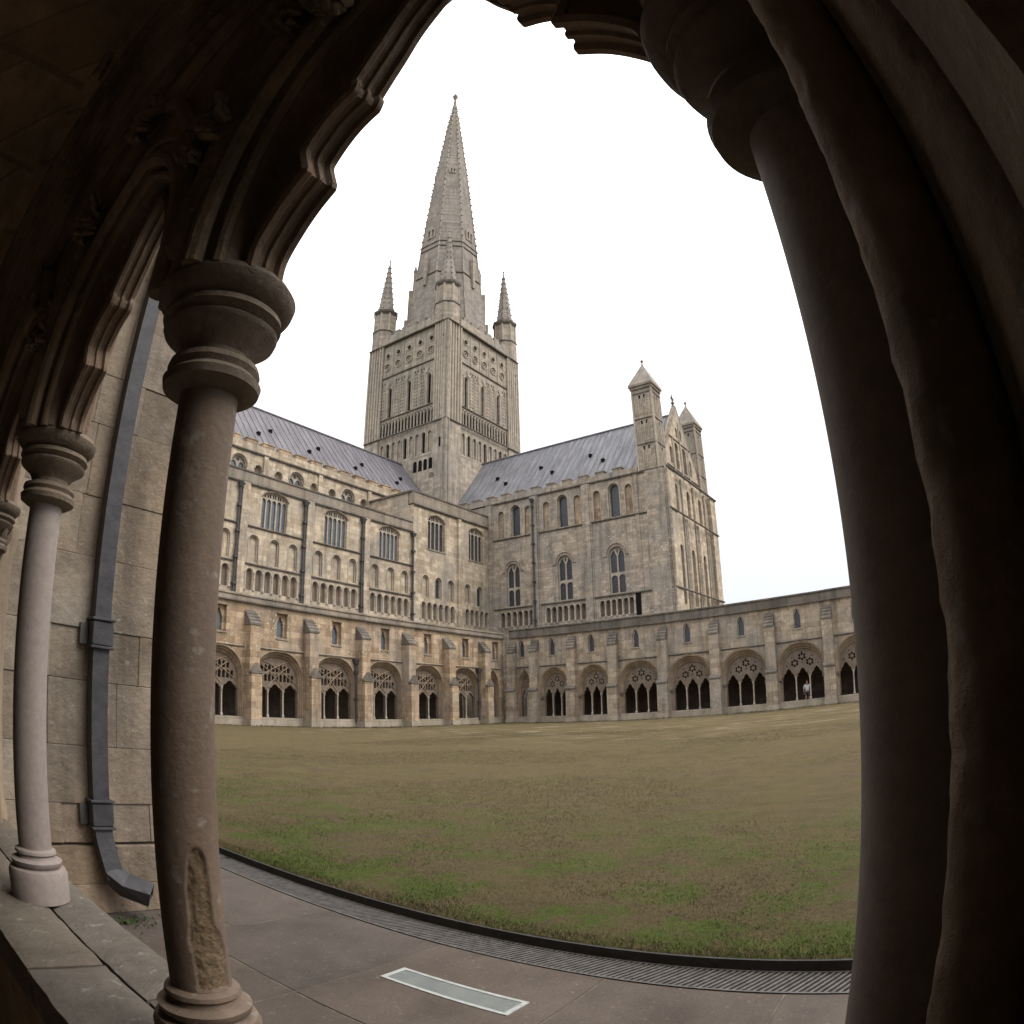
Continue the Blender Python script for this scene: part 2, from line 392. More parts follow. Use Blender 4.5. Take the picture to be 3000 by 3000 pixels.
def thing(name, label, cat, loc=(0, 0, 0), rz=0.0, group=None):
    o = bpy.data.objects.new(name, None); COL.objects.link(o)
    o.location = loc; o.rotation_euler = (0, 0, rz); o.empty_display_size = 0.3
    o['label'] = label; o['category'] = cat
    if group: o['group'] = group
    return o

def arch_top(cx, h, zs, rise, kind='round', n=14):
    """points from right spring over apex to left spring"""
    pts = []
    if kind == 'round':
        for i in range(n + 1):
            a = math.pi * i / n; pts.append((cx + h * math.cos(a), zs + rise * math.sin(a)))
    elif kind == 'pointed':
        Rr = (h * h + rise * rise) / (2 * h); am = math.asin(min(1, rise / Rr)) if Rr > h * 0.999 else math.pi / 2
        if rise > Rr: am = math.pi / 2
        m = n // 2
        am = math.acos((Rr - h) / Rr) if Rr >= h else math.pi / 2
        for i in range(m + 1):
            a = am * i / m; pts.append((cx + h - Rr + Rr * math.cos(a), zs + Rr * math.sin(a)))
        for i in range(m - 1, -1, -1):
            a = am * i / m; pts.append((cx - h + Rr - Rr * math.cos(a), zs + Rr * math.sin(a)))
    else:  # four-centred
        for i in range(n + 1):
            t = 1 - 2 * i / n; at = abs(t)
            z = rise * ((1 - at ** 3.2) ** 0.5 * 0.62 + (1 - at) * 0.38)
            pts.append((cx + h * t, zs + z))
    return pts

def arch_poly(cx, h, z0, zs, rise, kind='round', n=14):
    return [(cx - h, z0), (cx + h, z0)] + arch_top(cx, h, zs, rise, kind, n)

def cusped(cx, h, z0, zs, rise, sharp=1.0):
    """light head with five small lobes"""
    half = [(1.0, 0.0), (0.98, 0.10), (0.87, 0.17), (0.76, 0.20), (0.83, 0.32), (0.74, 0.43), (0.54, 0.52), (0.45, 0.545), (0.46, 0.63), (0.35, 0.76), (0.20, 0.89), (0.0, 1.0 * sharp)]
    r = [(cx + h * a, zs + rise * b) for a, b in half]
    l = [(cx - h * a, zs + rise * b) for a, b in half[:-1]][::-1]
    return [(cx - h, z0), (cx + h, z0)] + r + l

def circle(cx, cz, r, n=12, lobes=0, depth=0.25):
    out_ = []
    for i in range(n):
        a = 2 * math.pi * i / n
        rr = r * (1 - depth * (0.5 - 0.5 * math.cos(lobes * a))) if lobes else r
        out_.append((cx + rr * math.cos(a), cz + rr * math.sin(a)))
    return out_

def p3(pts, y): return [(p[0], y, p[1]) for p in pts]
BOXM = {}
def boxmesh(mat, bevel=0.02, key=None):
    k = (mat.name, bevel)
    if k not in BOXM:
        BOXM[k] = MB().box(-.5, .5, -.5, .5, 0, 1).mesh('block', mat, bevel=bevel)
    return BOXM[k]
# ------------------------------------------------------------------ cloister ranges
N_Y, E_X, W_X = 31.4, 44.0, 0.72

def half_at(h, rise, zs, z):
    if z <= zs: return h
    Rr = (h * h + rise * rise) / (2 * h)
    return h - Rr + math.sqrt(max(0, Rr * Rr - (z - zs) ** 2))

def tracery_holes(style, h, nl, zs, rise):
    holes = []
    lw = 2 * h / nl
    lh = lw / 2 - 0.045
    for i in range(nl):
        c = -h + lw * (i + 0.5)
        if style == 'N':
            holes.append(cusped(c, lh, 0.5, 1.98, 0.40))
        else:
            holes.append(cusped(c, lh, 0.5, 1.95, 0.66))
    if style == 'N':
        for (za, zb) in ((2.52, 2.98), (3.06, 3.48)):
            nn = nl * 4; w = 2 * h / nn
            for i in range(nn):
                c = -h + w * (i + 0.5)
                if abs(c) + w * 0.5 < half_at(h, rise, zs, zb) - 0.02 and not (za < 2.6 and False):
                    holes.append([(c - w * .36, za), (c + w * .36, za), (c + w * .36, zb - .12), (c, zb), (c - w * .36, zb - .12)])
    else:
        s = h / 1.3
        for (c, z) in ((-0.47, 2.93), (0.47, 2.93), (0, 3.32)):
            k = 6
            for i in range(k):
                a = 2 * math.pi * (i + .5) / k
                holes.append(circle(c * s + 0.175 * s * math.cos(a), z + 0.175 * math.sin(a), 0.08 * s, 6))
        for (c, z, r) in ((0, 2.93, .055), (-.98, 2.78, .06), (.98, 2.78, .06), (0, 3.62, .06), (-.24, 3.18, .04), (.24, 3.18, .04), (-.62, 3.3, .055), (.62, 3.3, .055)):
            if abs(c * s) + r < half_at(h, rise, zs, z + r) - .03:
                holes.append([(c * s - r, z - r * .5), (c * s + r, z - r * .5), (c * s, z + r * 1.3)])
    return holes

SHARE = {}
def share(key, fn):
    if key not in SHARE: SHARE[key] = fn()
    return SHARE[key]

def make_range(t, style, bays, butts, u0, u1, mats, parapet, deep=4.2):
    """t: empty at the wall face, local x along the wall, -y outwards. bays: (centre, outer half width, lights, window centre)"""
    wall, mtr, marc, mcop = mats
    zs = 2.42; ZO = 2.72
    edges = [u0] + [b for b in butts if u0 < b < u1] + [u1]
    for a, b in zip(edges[:-1], edges[1:]):
        bay = [q for q in bays if a < q[0] < b]
        holes = []
        for (c, ho, nl, wc) in bay:
            ap = 4.22
            holes.append(arch_poly(c, ho, 0.5, ZO, ap - ZO, 'pointed', 20))
            if wc is not None:
                if style == 'N': holes.append([(wc - .38, 4.97), (wc + .38, 4.97), (wc + .38, 6.36), (wc - .38, 6.36)])
                else: holes.append(arch_poly(wc, .25, 5.12, 6.02, .42, 'pointed', 8))
        m = MB().plate([(a, 0), (b, 0), (b, 6.66), (a, 6.66)], holes, 0, 0.7)
        ob('wall', m.mesh('wall', wall), t)
        for (c, ho, nl, wc) in bay:
            hi = ho - (0.11 if style == 'N' else 0.16) if nl == 3 else ho - 0.08
            ri = 3.86 - zs if style == 'N' else 3.75 - zs
            key = (style, round(ho, 2), nl)
            def mk():
                mb = MB().plate(arch_poly(0, hi + .03, 0.48, zs, ri + .03, 'pointed', 20), tracery_holes(style, hi, nl, zs, ri), 0.36, 0.52)
                return mb.mesh('tracery', mtr)
            tr = ob('tracery', share(key + ('t',), mk), t, (c, 0, 0))
            def mk():
                mb = MB(); k = 6
                for i in range(k):
                    f = i / (k - 1)
                    hh = ho - 0.02 + (hi + .04 - ho) * f; zz_ = ZO + (zs - ZO) * f; ap = (4.2 + (ri + zs - 4.2 + .04) * f) - zz_
                    pts = [(hh, 0.5)] + arch_top(0, hh, zz_, ap, 'pointed', 20) + [(-hh, 0.5)]
                    mb.tube(p3(pts, 0.0 + 0.34 * f), 0.048 if i % 2 == 0 else 0.03, 6)
                # splay behind the rolls
                o1 = [(ho, 0.5)] + arch_top(0, ho, ZO, 4.22 - ZO, 'pointed', 20) + [(-ho, 0.5)]
                o2 = [(hi, 0.5)] + arch_top(0, hi, zs, ri, 'pointed', 20) + [(-hi, 0.5)]
                n = len(o1)
                mb.add(p3(o1, 0.03) + p3(o2, 0.37), [(i, i + 1, n + i + 1, n + i) for i in range(n - 1)])
                if style == 'E':
                    o3 = [(ho + .06, 2.6)] + arch_top(0, ho + .06, ZO, 4.28 - ZO, 'pointed', 20)[1:-1] + [(-ho - .06, 2.6)]
                    mb.tube(p3(o3, -0.03), 0.04, 6)
                return mb.mesh('arch_moulding', marc)
            ob('arch_moulding', share(key + ('a',), mk), t, (c, 0, 0))
            if style == 'N' and nl == 3:
                def mk():
                    mb = MB()
                    for sgn in (-1, 1):
                        pts = [(sgn * (-hi + 2 * hi * q), 2.35 + 1.42 * math.sin(q * math.pi / 2 * .98)) for q in [i / 10 * .78 for i in range(11)]]
                        mb.tube(p3(pts, 0.34), 0.026, 5)
                        pts = [(sgn * (-hi / 3 + hi * 1.25 * q), 2.2 + 1.3 * math.sin(q * math.pi / 2)) for q in [i / 8 for i in range(9)]]
                        pts = [p for p in pts if abs(p[0]) < half_at(hi, ri, zs, max(p[1], zs)) - .02]
                        mb.tube(p3(pts, 0.34), 0.026, 5)
                    return mb.mesh('tracery_bar', M['arch'])
                ob('tracery_bar', share(key + ('b',), mk), tr)
            def mk():
                return MB().lathe(0, 0, [(.085, .5), (.085, .6), (.05, .68), (.045, .7), (.045, 1.86), (.07, 1.88), (.055, 1.9), (.085, 2.0), (.085, 2.05)], 10).mesh('mullion', M['mull'], smooth=True)
            for i in range(1, nl):
                ob('mullion', share('mull', mk), t, (c - hi + 2 * hi / nl * i, 0.33, 0))
            def mk():
                mb = MB()
                mb.box(-ho - .02, ho + .02, -.06, 0.6, .40, .5)
                return mb.mesh('sill', M['plinth'])
            ob('sill', share(key + ('s',), mk), t, (c, 0, 0))
            ob('footing', share(key + ('f',), lambda: MB().box(-ho - .12, ho + .12, -.12, -.002, 0, .40).mesh('footing', M['plinth'])), t, (c, 0, 0))
            # corbel blocks at the springing
            for sg in (-1, 1):
                def mk(): return MB().box(-.12, .12, -.1, .2, 1.86, 2.03).mesh('impost', M['tracery'])
                if nl == 3 and style == 'E': ob('impost', share('imp', mk), t, (c + sg * (ho - .1), 0, 0))
            if wc is not None:
                if style == 'N':
                    def mk():
                        mb = MB().plate([(-.38, 4.97), (.38, 4.97), (.38, 6.36), (-.38, 6.36)], [cusped(0, .23, 5.02, 5.75, .48)], 0.22, 0.34)
                        return mb.mesh('window', M['range'])
                    w = ob('window', share('Nwin', mk), t, (wc, 0, 0))
                    def mk():
                        mb = MB().box(-.26, .26, .35, .37, 5, 6.3)
                        return mb.mesh('pane', M['glassb'])
                    ob('pane', share('Npane', mk), w)
                    def mk():
                        return MB().box(-.42, .42, -.05, .3, 4.87, 4.965).mesh('window_sill', M['coping'])
                    ob('window_sill', share('Nws', mk), w)
                    ob('drip_mould', share('Ndm', lambda: MB().box(-.46, .46, -.04, -.002, 6.37, 6.42).mesh('drip_mould', M['coping'])), w)
                else:
                    def mk():
                        mb = MB().plate(arch_poly(0, .25, 5.12, 6.02, .42, 'pointed', 8), [cusped(0, .19, 5.16, 5.95, .4)], 0.10, 0.2)
                        return mb.mesh('window', M['trans'])
                    w = ob('window', share('Ewin', mk), t, (wc, 0, 0))
                    def mk(): return MB().box(-.24, .24, .2, .22, 5.13, 6.4).mesh('pane', M['glass'])
                    ob('pane', share('Epane', mk), w)
                    def mk():
                        mb = MB().box(-.32, .32, -.04, .1, 5.05, 5.115)
                        return mb.mesh('window_sill', M['coping'])
                    ob('window_sill', share('Ews', mk), w)
    # string courses between buttresses
    for a, b in zip(edges[:-1], edges[1:]):
        if b - a > 1.2:
            ob('string_course', MB().tube([(a + .36, -.04, 4.36 if style == 'E' else 4.3), (b - .36, -.04, 4.36 if style == 'E' else 4.3)], 0.055, 6).mesh('string_course', mcop), t)
    # buttresses
    def mkb():
        mb = MB()
        if style == 'N':
            mb.box(-.35, .35, -.85, .002, .40, 2.95); mb.box(-.33, .33, -.62, .001, 2.95, 5.45)
        else:
            mb.box(-.38, .38, -.62, .002, .40, 2.45); mb.box(-.34, .34, -.45, .001, 2.45, 5.45)
        return mb.mesh('buttress', wall)
    def mkc():
        mb = MB()
        if style == 'N':
            d0, d1 = .85, .62
            # gabled head of the lower stage
            mb.add([(-.37, -d0 - .03, 2.95), (.37, -d0 - .03, 2.95), (0, -d0 - .03, 3.42), (-.37, -d1 + .02, 2.95), (.37, -d1 + .02, 2.95), (0, -d1 + .02, 3.42)],
                   [(0, 1, 2), (3, 5, 4), (0, 2, 5, 3), (1, 4, 5, 2), (0, 3, 4, 1)])
            mb.box(-.4, .4, -d0 - .05, -d1, 2.86, 2.948)
            a, z0, z1 = .37, 5.45, 6.28
        else:
            d0, d1 = .62, .45
            mb.add([(-.40, -d0 - .06, 2.45), (.40, -d0 - .06, 2.45), (.40, -d0 - .06, 2.53), (-.40, -d0 - .06, 2.53), (-.40, -d1 + .01, 2.45), (.40, -d1 + .01, 2.45), (.40, -d1 + .01, 2.75), (-.40, -d1 + .01, 2.75)],
                   [(0, 1, 2, 3), (4, 7, 6, 5), (3, 2, 6, 7), (0, 3, 7, 4), (1, 5, 6, 2), (0, 4, 5, 1)])
            a, z0, z1 = .33, 5.45, 6.4
        d = d1 + .04
        mb.add([(-a, -d, z0), (a, -d, z0), (a, -d, z0 + .1), (-a, -d, z0 + .1), (-a, .0015, z0), (a, .0015, z0), (a, .0015, z1), (-a, .0015, z1)],
               [(0, 1, 2, 3), (4, 7, 6, 5), (3, 2, 6, 7), (0, 3, 7, 4), (1, 5, 6, 2), (0, 4, 5, 1)])
        for i in range(1, 4):
            f = i / 4; mb.box(-a - .01, a + .01, -d + d * f - .05, -d + d * f + .02, z0 + .1 + (z1 - z0 - .1) * f - .06, z0 + .1 + (z1 - z0 - .1) * f + .012)
        return mb.mesh('weathering', M['dark_coping'])
    def mkp():
        d = .85 if style == 'N' else .62
        return MB().box(-.42, .42, -d - .07, .003, 0, .36).box(-.39, .39, -d - .04, .0035, .36, .4).mesh('plinth', M['plinth'])
    for b in butts:
        if u0 - .1 <= b <= u1 + .1:
            o = ob('buttress', share(style + 'bt', mkb), t, (b, 0, 0))
            ob('weathering', share(style + 'bc', mkc), o); ob('plinth', share(style + 'bp', mkp), o)
    # parapet
    Lg = u1 - u0
    ob('parapet', MB().box(u0, u1, -.07, .6, 6.74, parapet - .12).mesh('parapet', M['coping'] if style != 'E' else M['dark_coping']), t)
    ob('cornice', MB().box(u0, u1, -.16, .3, 6.66, 6.74).mesh('cornice', M['dark_coping']), t)
    n = max(1, int(Lg / 1.15)); w = Lg / n
    def mk(): return MB().box(0, w - .015, -.13, .66, parapet - .12, parapet).mesh('coping_stone', mcop, bevel=.015)
    for i in range(n):
        ob('coping_stone', share((style, 'cs', round(w, 3), parapet), mk), t, (u0 + i * w, random.uniform(-.008, .008), random.uniform(-.006, .006)))
    # the walk behind the openings
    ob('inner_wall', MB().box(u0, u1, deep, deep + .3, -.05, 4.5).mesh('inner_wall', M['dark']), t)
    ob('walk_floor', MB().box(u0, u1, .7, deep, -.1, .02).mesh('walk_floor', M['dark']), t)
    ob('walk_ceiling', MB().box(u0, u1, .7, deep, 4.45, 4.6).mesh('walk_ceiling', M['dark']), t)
    ob('flat_roof', MB().box(u0, u1, .6, deep + 1.4, 6.95, 7.05).mesh('flat_roof', M['lead']), t)

# north range (south front), local x = world x
bn = [20.52 + 4.13 * k for k in range(-4, 6)]
north = thing('north_cloister_range', 'long ochre stone cloister range below the nave with traceried arches and gabled buttresses', 'cloister', (0, N_Y, 0))
baysN = [((a + b) / 2, (b - a - .7) / 2, 3, (a + b) / 2 + .15) for a, b in zip(bn[:-1], bn[1:])]
baysN.append((42.55, .82, 2, 42.95))
make_range(north, 'N', baysN, bn, 1.4, 43.98, (M['range'], M['tracery'], M['arch'], M['coping']), 7.12)
# east range (west front), local x = 31.4 - world y
be_y = [30.42, 28.38, 25.1, 21.72, 17.88, 14.07, 10.2, 6.3, 2.45, -1.4, -5.25]
be = [N_Y - y for y in be_y]
east = thing('east_cloister_range', 'grey-brown stone cloister range on the right with rosette tracery and small pointed windows', 'cloister', (E_X, N_Y, 0), R(-90))
baysE = []
for i, (a, b) in enumerate(zip(be[:-1], be[1:])):
    c = (a + b) / 2
    wy = [29.66, 26.93, 23.55, 19.97, 16.1, 12.22, 8.32, 4.45, .6, -3.25][i]
    baysE.append((c, (b - a - .72) / 2, 3 if b - a > 2.5 else 2, N_Y - wy))
make_range(east, 'E', baysE, be, 0.62, be[-1], (M['range_e'], M['tracery'], M['arch'], M['dark_coping']), 7.36)
# square corner piece where both ranges meet
# west range further on behind the camera side, seen only edge-on
west = thing('west_cloister_range', 'stone cloister range seen edge on behind the near buttress, left of the brown column', 'cloister', (W_X, 0, 0), R(90))
bw = [8.38 + 4.13 * k for k in range(0, 6)]
baysW = [((a + b) / 2, (b - a - .7) / 2, 3, (a + b) / 2) for a, b in zip([4.25] + bw[:-1], bw)]
make_range(west, 'N', baysW, bw, 4.25, 30.5, (M['range'], M['tracery'], M['arch'], M['coping']), 7.12)

# rainwater pipes on the north range
def rainpipe(x, y, z0, z1, label, r=0.075):
    t = thing('drainpipe', label, 'drainpipe', (x, y, z0), group='cast iron rainwater pipes on the cathedral walls')
    ob('pipe', MB().lathe(0, 0, [(r, 0), (r, z1 - z0)], 8).mesh('pipe', M['ipipe'], smooth=True), t)
    for k in range(1, int((z1 - z0) / 1.7) + 1):
        ob('collar', share(('col', r), lambda: MB().box(-r * 1.7, r * 1.7, -r * 1.6, r * 1.2, -.08, .08).mesh('collar', M['ipipe'])), t, (0, 0, k * 1.7 - .3))
    ob('hopper', MB().add([(-.12, -.1, -.3), (.12, -.1, -.3), (.12, .1, -.3), (-.12, .1, -.3), (-.24, -.18, 0), (.24, -.18, 0), (.24, .12, 0), (-.24, .12, 0)], [(0, 3, 2, 1), (4, 5, 6, 7), (0, 1, 5, 4), (1, 2, 6, 5), (2, 3, 7, 6), (3, 0, 4, 7)]).mesh('hopper', M['ipipe']), t, (0, 0, z1 - z0 + .3))
    return t
rainpipe(28.35, 31.26, .3, 3.9, 'dark downpipe low on the north cloister range beside the third buttress', .07)
rainpipe(40.62, 31.26, .3, 3.9, 'dark downpipe low on the north cloister range next to the last buttress before the corner', .07)

# a person in the east walk
def person(x, y, z, h, rz):
    t = thing('person', 'person in white shirt and dark shorts standing in a right-hand cloister arch', 'person', (x, y, z), rz)
    s = h / 1.72
    vs = [(0, 0, .95), (0, 0, 1.15), (0, .01, 1.38), (0, 0, 1.5), (0, -.01, 1.60), (0, -.01, 1.70),
          (-.17, 0, 1.40), (-.24, .01, 1.13), (-.22, -.09, .90), (-.21, -.12, .80),
          (.17, 0, 1.40), (.24, .02, 1.13), (.23, -.06, .90), (.22, -.08, .80),
          (-.09, 0, .88), (-.10, -.02, .48), (-.11, .02, .08), (-.11, -.12, .03),
          (.09, 0, .88), (.11, .02, .48), (.13, .05, .08), (.14, -.09, .03)]
    es = [(0, 1), (1, 2), (2, 3), (3, 4), (4, 5), (2, 6), (6, 7), (7, 8), (8, 9), (2, 10), (10, 11), (11, 12), (12, 13), (0, 14), (14, 15), (15, 16), (16, 17), (0, 18), (18, 19), (19, 20), (20, 21)]
    rs = [.14, .125, .15, .055, .085, .08, .06, .043, .036, .03, .06, .043, .036, .03, .088, .055, .038, .04, .088, .055, .038, .04]
    def grow(name, keep, infl, mat):
        idx = sorted({i for e in keep for i in es[e]}); mp = {v: k for k, v in enumerate(idx)}
        me = bpy.data.meshes.new(name); me.from_pydata([tuple(c * s for c in vs[i]) for i in idx], [(mp[es[e][0]], mp[es[e][1]]) for e in keep], [])
        o = bpy.data.objects.new(name, me); COL.objects.link(o)
        o.modifiers.new('skin', 'SKIN'); o.modifiers.new('sub', 'SUBSURF').levels = 1
        for k, i in enumerate(idx):
            sv = me.skin_vertices[0].data[k]; sv.radius = (rs[i] * s * infl, rs[i] * s * infl); sv.use_root = (k == 0)
        o.modifiers['sub'].render_levels = 1
        me.materials.append(mat); o.parent = t
        return o
    grow('body', list(range(21)), 1.0, plain('skin', (0.42, 0.27, 0.2), var=.05))
    grow('shirt', [0, 1, 5, 9, 6, 10], 1.16, plain('white_cloth', (0.75, 0.75, 0.75), var=.05))
    grow('shorts', [13, 17], 1.3, plain('dark_cloth', (0.03, 0.03, 0.045), var=.1))
    ob('hair', MB().lathe(0, .012 * s, [(.05, 1.64 * s), (.088, 1.68 * s), (.085, 1.74 * s), (.05, 1.785 * s), (.005, 1.795 * s)], 12).mesh('hair', plain('hair', (0.03, 0.02, 0.015)), smooth=True), t)
person(45.15, 8.15, 0.02, 1.74, R(-75))
# ------------------------------------------------------------------ nave with its south aisle
AY, CY, RY = 37.0, 42.3, 48.3
nave = thing('cathedral_nave', 'long stone nave with purple-grey lead roof and big grey aisle windows on the left', 'nave', (0, AY, 0))
P0 = 28.23; BP = 5.58
bay_x = [P0 + BP * k for k in range(-3, 3)]           # left edge (pipe) of each aisle bay: 11.5 .. 39.4
def aisle_holes(p, block=False, xs=None):
    holes = []
    if xs is None:
        small = [p + o for o in (1.30, 2.05, 2.78, 3.5, 4.24, 4.96)]; mid = [p + 1.48, p + 3.2, p + 4.78]
        win = (p + 1.93, p + 4.12, 12.68, 14.88, .45)
    else:
        small, mid, win = xs
    for c in small: holes.append(arch_poly(c, .245, 8.45, 9.60, .245, 'round', 8))
    for c in mid: holes.append(arch_poly(c, .40, 10.3, 11.68, .40, 'round', 10))
    a, b, z0, z1, r = win
    holes.append(arch_poly((a + b) / 2, (b - a) / 2, z0, z1, r, 'four', 12))
    return small, mid, win, holes
def window_mesh(w, z0, z1, rise, nl, mat):
    """perpendicular window: frame, mullions, head tracery"""
    h = w / 2; holes = []
    lw = w / nl
    for i in range(nl):
        c = -h + lw * (i + .5); lh = lw / 2 - .045
        t_ = abs(c) / h; top = z1 + rise * ((1 - t_ ** 3.2) ** .5 * .62 + (1 - t_) * .38)
        zt = z1 - .12
        holes.append([(c - lh, z0 + .05), (c + lh, z0 + .05), (c + lh, zt - .1), (c + lh * .6, zt), (c, zt + .05), (c - lh * .6, zt), (c - lh, zt - .1)])
        for sg in (-1, 1):
            cc = c + sg * lh * .5; tt = min(.97, (abs(cc) + lh * .45) / h); tp = z1 + rise * ((1 - tt ** 3.2) ** .5 * .62 + (1 - tt) * .38) - .06
            if tp - (z1 + .0) > .12: holes.append([(cc - lh * .36, zt + .14), (cc + lh * .36, zt + .14), (cc + lh * .36, tp - .05), (cc, tp), (cc - lh * .36, tp - .05)])
    return MB().plate(arch_poly(0, h, z0, z1, rise, 'four', 12), holes, 0.14, 0.24).mesh('window', mat)
def small_arcade(t, cs, y, zb, zs, half, face_rz=0, extra=True):
    for c in cs:
        ob('arcade_arch', share(('aa', half, zs), lambda: MB().tube(p3(arch_top(0, half + .045, zs, half + .045, 'round', 8), 0.0), .035, 5).mesh('arcade_arch', M['mull'])), t, (c, y, 0))
    xs = sorted({round(c + s_ * (half + .11), 2) for c in cs for s_ in (-1, 1)})
    merged = []
    for x in xs:
        if merged and x - merged[-1] < .25: merged[-1] = (x + merged[-1]) / 2
        else: merged.append(x)
    for x in merged:
        ob('arcade_shaft', share(('as', zb, zs), lambda: MB().lathe(0, 0, [(.09, zb), (.09, zb + .1), (.055, zb + .16), (.055, zs - .12), (.09, zs - .02), (.09, zs + .03)], 7).mesh('arcade_shaft', M['mull'], smooth=True)), t, (x, y - .015, 0))
def blind_back(t, cs, half, z0, zt, y, mat, name='recess_back'):
    for c in cs:
        ob(name, share((name, half, z0, zt, mat.name), lambda: MB().plate([(-half - .04, z0 - .04), (half + .04, z0 - .04), (half + .04, zt), (-half - .04, zt)], (), 0, .05).mesh(name, mat)), t, (c, y, 0))
for k, p in enumerate(bay_x):
    if p > 39: break
    small, mid, win, holes = aisle_holes(p)
    a, b = p - .0, p + BP
    ob('aisle_wall', MB().plate([(a, 0), (b, 0), (b, 15.42), (a, 15.42)], holes, 0, .5).mesh('aisle_wall', M['nave']), nave)
    small_arcade(nave, small, -.02, 8.42, 9.60, .245)
    blind_back(nave, small, .245, 8.45, 9.9, .22, M['tracery'])
    blind_back(nave, mid, .40, 10.3, 12.1, .2, M['nave'])
    for c in mid:
        ob('arch_moulding', share('midarch', lambda: MB().tube(p3([(.44, 10.3)] + arch_top(0, .44, 11.68, .44, 'round', 10) + [(-.44, 10.3)], -.01), .04, 5).tube(p3([(.34, 10.3)] + arch_top(0, .34, 11.68, .34, 'round', 10) + [(-.34, 10.3)], .09), .03, 5).mesh('arch_moulding', M['mull'])), nave, (c, 0, 0))
    w = ob('window', share(('nw',), lambda: window_mesh(2.19, 12.68, 14.88, .45, 5, M['mull'])), nave, ((win[0] + win[1]) / 2, 0, 0))
    ob('pane', share('nwp', lambda: MB().box(-1.12, 1.12, .26, .28, 12.6, 15.4).mesh('pane', M['glassb'])), w)
    ob('hood_mould', share('nwh', lambda: MB().tube(p3(arch_top(0, 1.17, 14.86, .52, 'four', 12), -.03), .05, 5).mesh('hood_mould', M['coping'])), w)
    ob('pilaster', share('npil', lambda: MB().box(-.26, .26, -.28, .0, 7, 15.40).box(.3, .42, -.12, 0, 7, 15.4).mesh('pilaster', M['nave'])), nave, (p + .42, 0, 0))
    rainpipe(p + .02, AY - .16, 7.3, 15.0, 'dark downpipe on the nave wall, ' + ['far left behind the columns', 'hidden behind the brown column', 'left of the first big window', 'between first and second big windows', 'between second and third big windows'][k], .085)
    ob('parapet', MB().box(a, b, -.08, .5, 15.52, 16.2).mesh('parapet', M['coping']), nave)
    nc = 5
    for i in range(nc):
        ob('coping_stone', share('ncs', lambda: MB().box(0, BP / 5 - .015, -.14, .56, 16.2, 16.3).mesh('coping_stone', M['dark_coping'])), nave, (a + i * BP / 5, 0, 0))
# shared strings
for (z, r) in ((10.14, .07), (12.64, .07), (15.46, .10)):
    ob('string_course', MB().tube([(11.5, -.05, z), (50.0 if z < 15 else 39.6, -.05, z)], r, 6).mesh('string_course', M['dark_coping']), nave)
rainpipe(39.42, AY - .16, 7.3, 15.0, 'dark downpipe on the nave wall at the left edge of its tall block', .085)
# taller block next to the transept
small = [40.72, 41.42, 42.13, 42.87, 43.62, 44.38]; mid = [40.97, 42.57, 44.18]
small2 = [46.38, 47.07, 47.76, 48.48, 49.2]; mid2 = [46.48, 48.2]
_, _, _, h1 = aisle_holes(0, xs=(small, mid, (41.24, 43.40, 14.38, 16.9, .5)))
_, _, _, h2 = aisle_holes(0, xs=(small2, mid2, (46.72, 48.82, 14.38, 16.9, .5)))
ob('block_wall', MB().plate([(39.42, 0), (49.98, 0), (49.98, 17.78), (39.42, 17.78)], h1 + h2, -.12, .5).mesh('block_wall', M['nave']), nave)
ob('block_side_wall', MB().box(39.42, 39.9, .5, 5.29, 15.3, 18.9).mesh('block_side_wall', M['nave']), nave)
ob('side_coping', MB().box(39.3, 40.0, .1, 5.28, 18.9, 19.05).mesh('side_coping', M['dark_coping']), nave)
small_arcade(nave, small, -.14, 8.42, 9.60, .245); small_arcade(nave, small2, -.14, 8.42, 9.60, .245)
blind_back(nave, small + small2, .245, 8.45, 9.9, .12, M['tracery'])
blind_back(nave, [40.97, 44.18, 46.48], .40, 10.3, 12.1, .1, M['nave'])
for c in (42.57, 48.2):
    w = ob('small_window', share('smw', lambda: MB().plate(arch_poly(0, .4, 10.3, 11.68, .4, 'round', 10), [arch_poly(0, .27, 10.35, 11.66, .27, 'round', 10)], .02, .1).mesh('small_window', M['mull'])), nave, (c, 0, 0))
    ob('pane', share('smp', lambda: MB().box(-.3, .3, .11, .13, 10.3, 12).mesh('pane', M['glass'])), w)
for c in mid + mid2:
    ob('arch_moulding', SHARE['midarch'], nave, (c, -.12, 0))
for c in (42.32, 47.77):
    w = ob('window', share('bw', lambda: window_mesh(2.13, 14.38, 16.9, .5, 4, M['mull'])), nave, (c, -.08, 0))
    ob('pane', share('bwp', lambda: MB().box(-1.1, 1.1, .26, .28, 14.3, 17.4).mesh('pane', M['glass'])), w)
    ob('hood_mould', share('bwh', lambda: MB().tube(p3(arch_top(0, 1.14, 16.86, .58, 'four', 12), -.05), .05, 5).box(-1.14, 1.14, -.1, .05, 14.26, 14.37).mesh('hood_mould', M['coping'])), w)
ob('pilaster', MB().box(45.05, 45.45, -.34, -.12, 7, 17.7).mesh('pilaster', M['nave']), nave)
ob('string_course', MB().tube([(39.4, -.2, 17.82), (49.9, -.2, 17.82)], .10, 6).mesh('string_course', M['dark_coping']), nave)
ob('block_parapet', MB().box(39.42, 49.9, -.2, .4, 17.9, 18.85).mesh('block_parapet', M['coping']), nave)
for i in range(9):
    ob('coping_stone', share('bcs', lambda: MB().box(0, 1.15, -.26, .46, 18.85, 18.97).mesh('coping_stone', M['dark_coping'])), nave, (39.45 + i * 1.17, 0, 0))
ob('aisle_roof', MB().add([(0, .5, 15.9), (50, .5, 15.9), (50, 5.4, 16.6), (0, 5.4, 16.6)], [(0, 1, 2, 3)]).mesh('aisle_roof', M['lead']), nave)
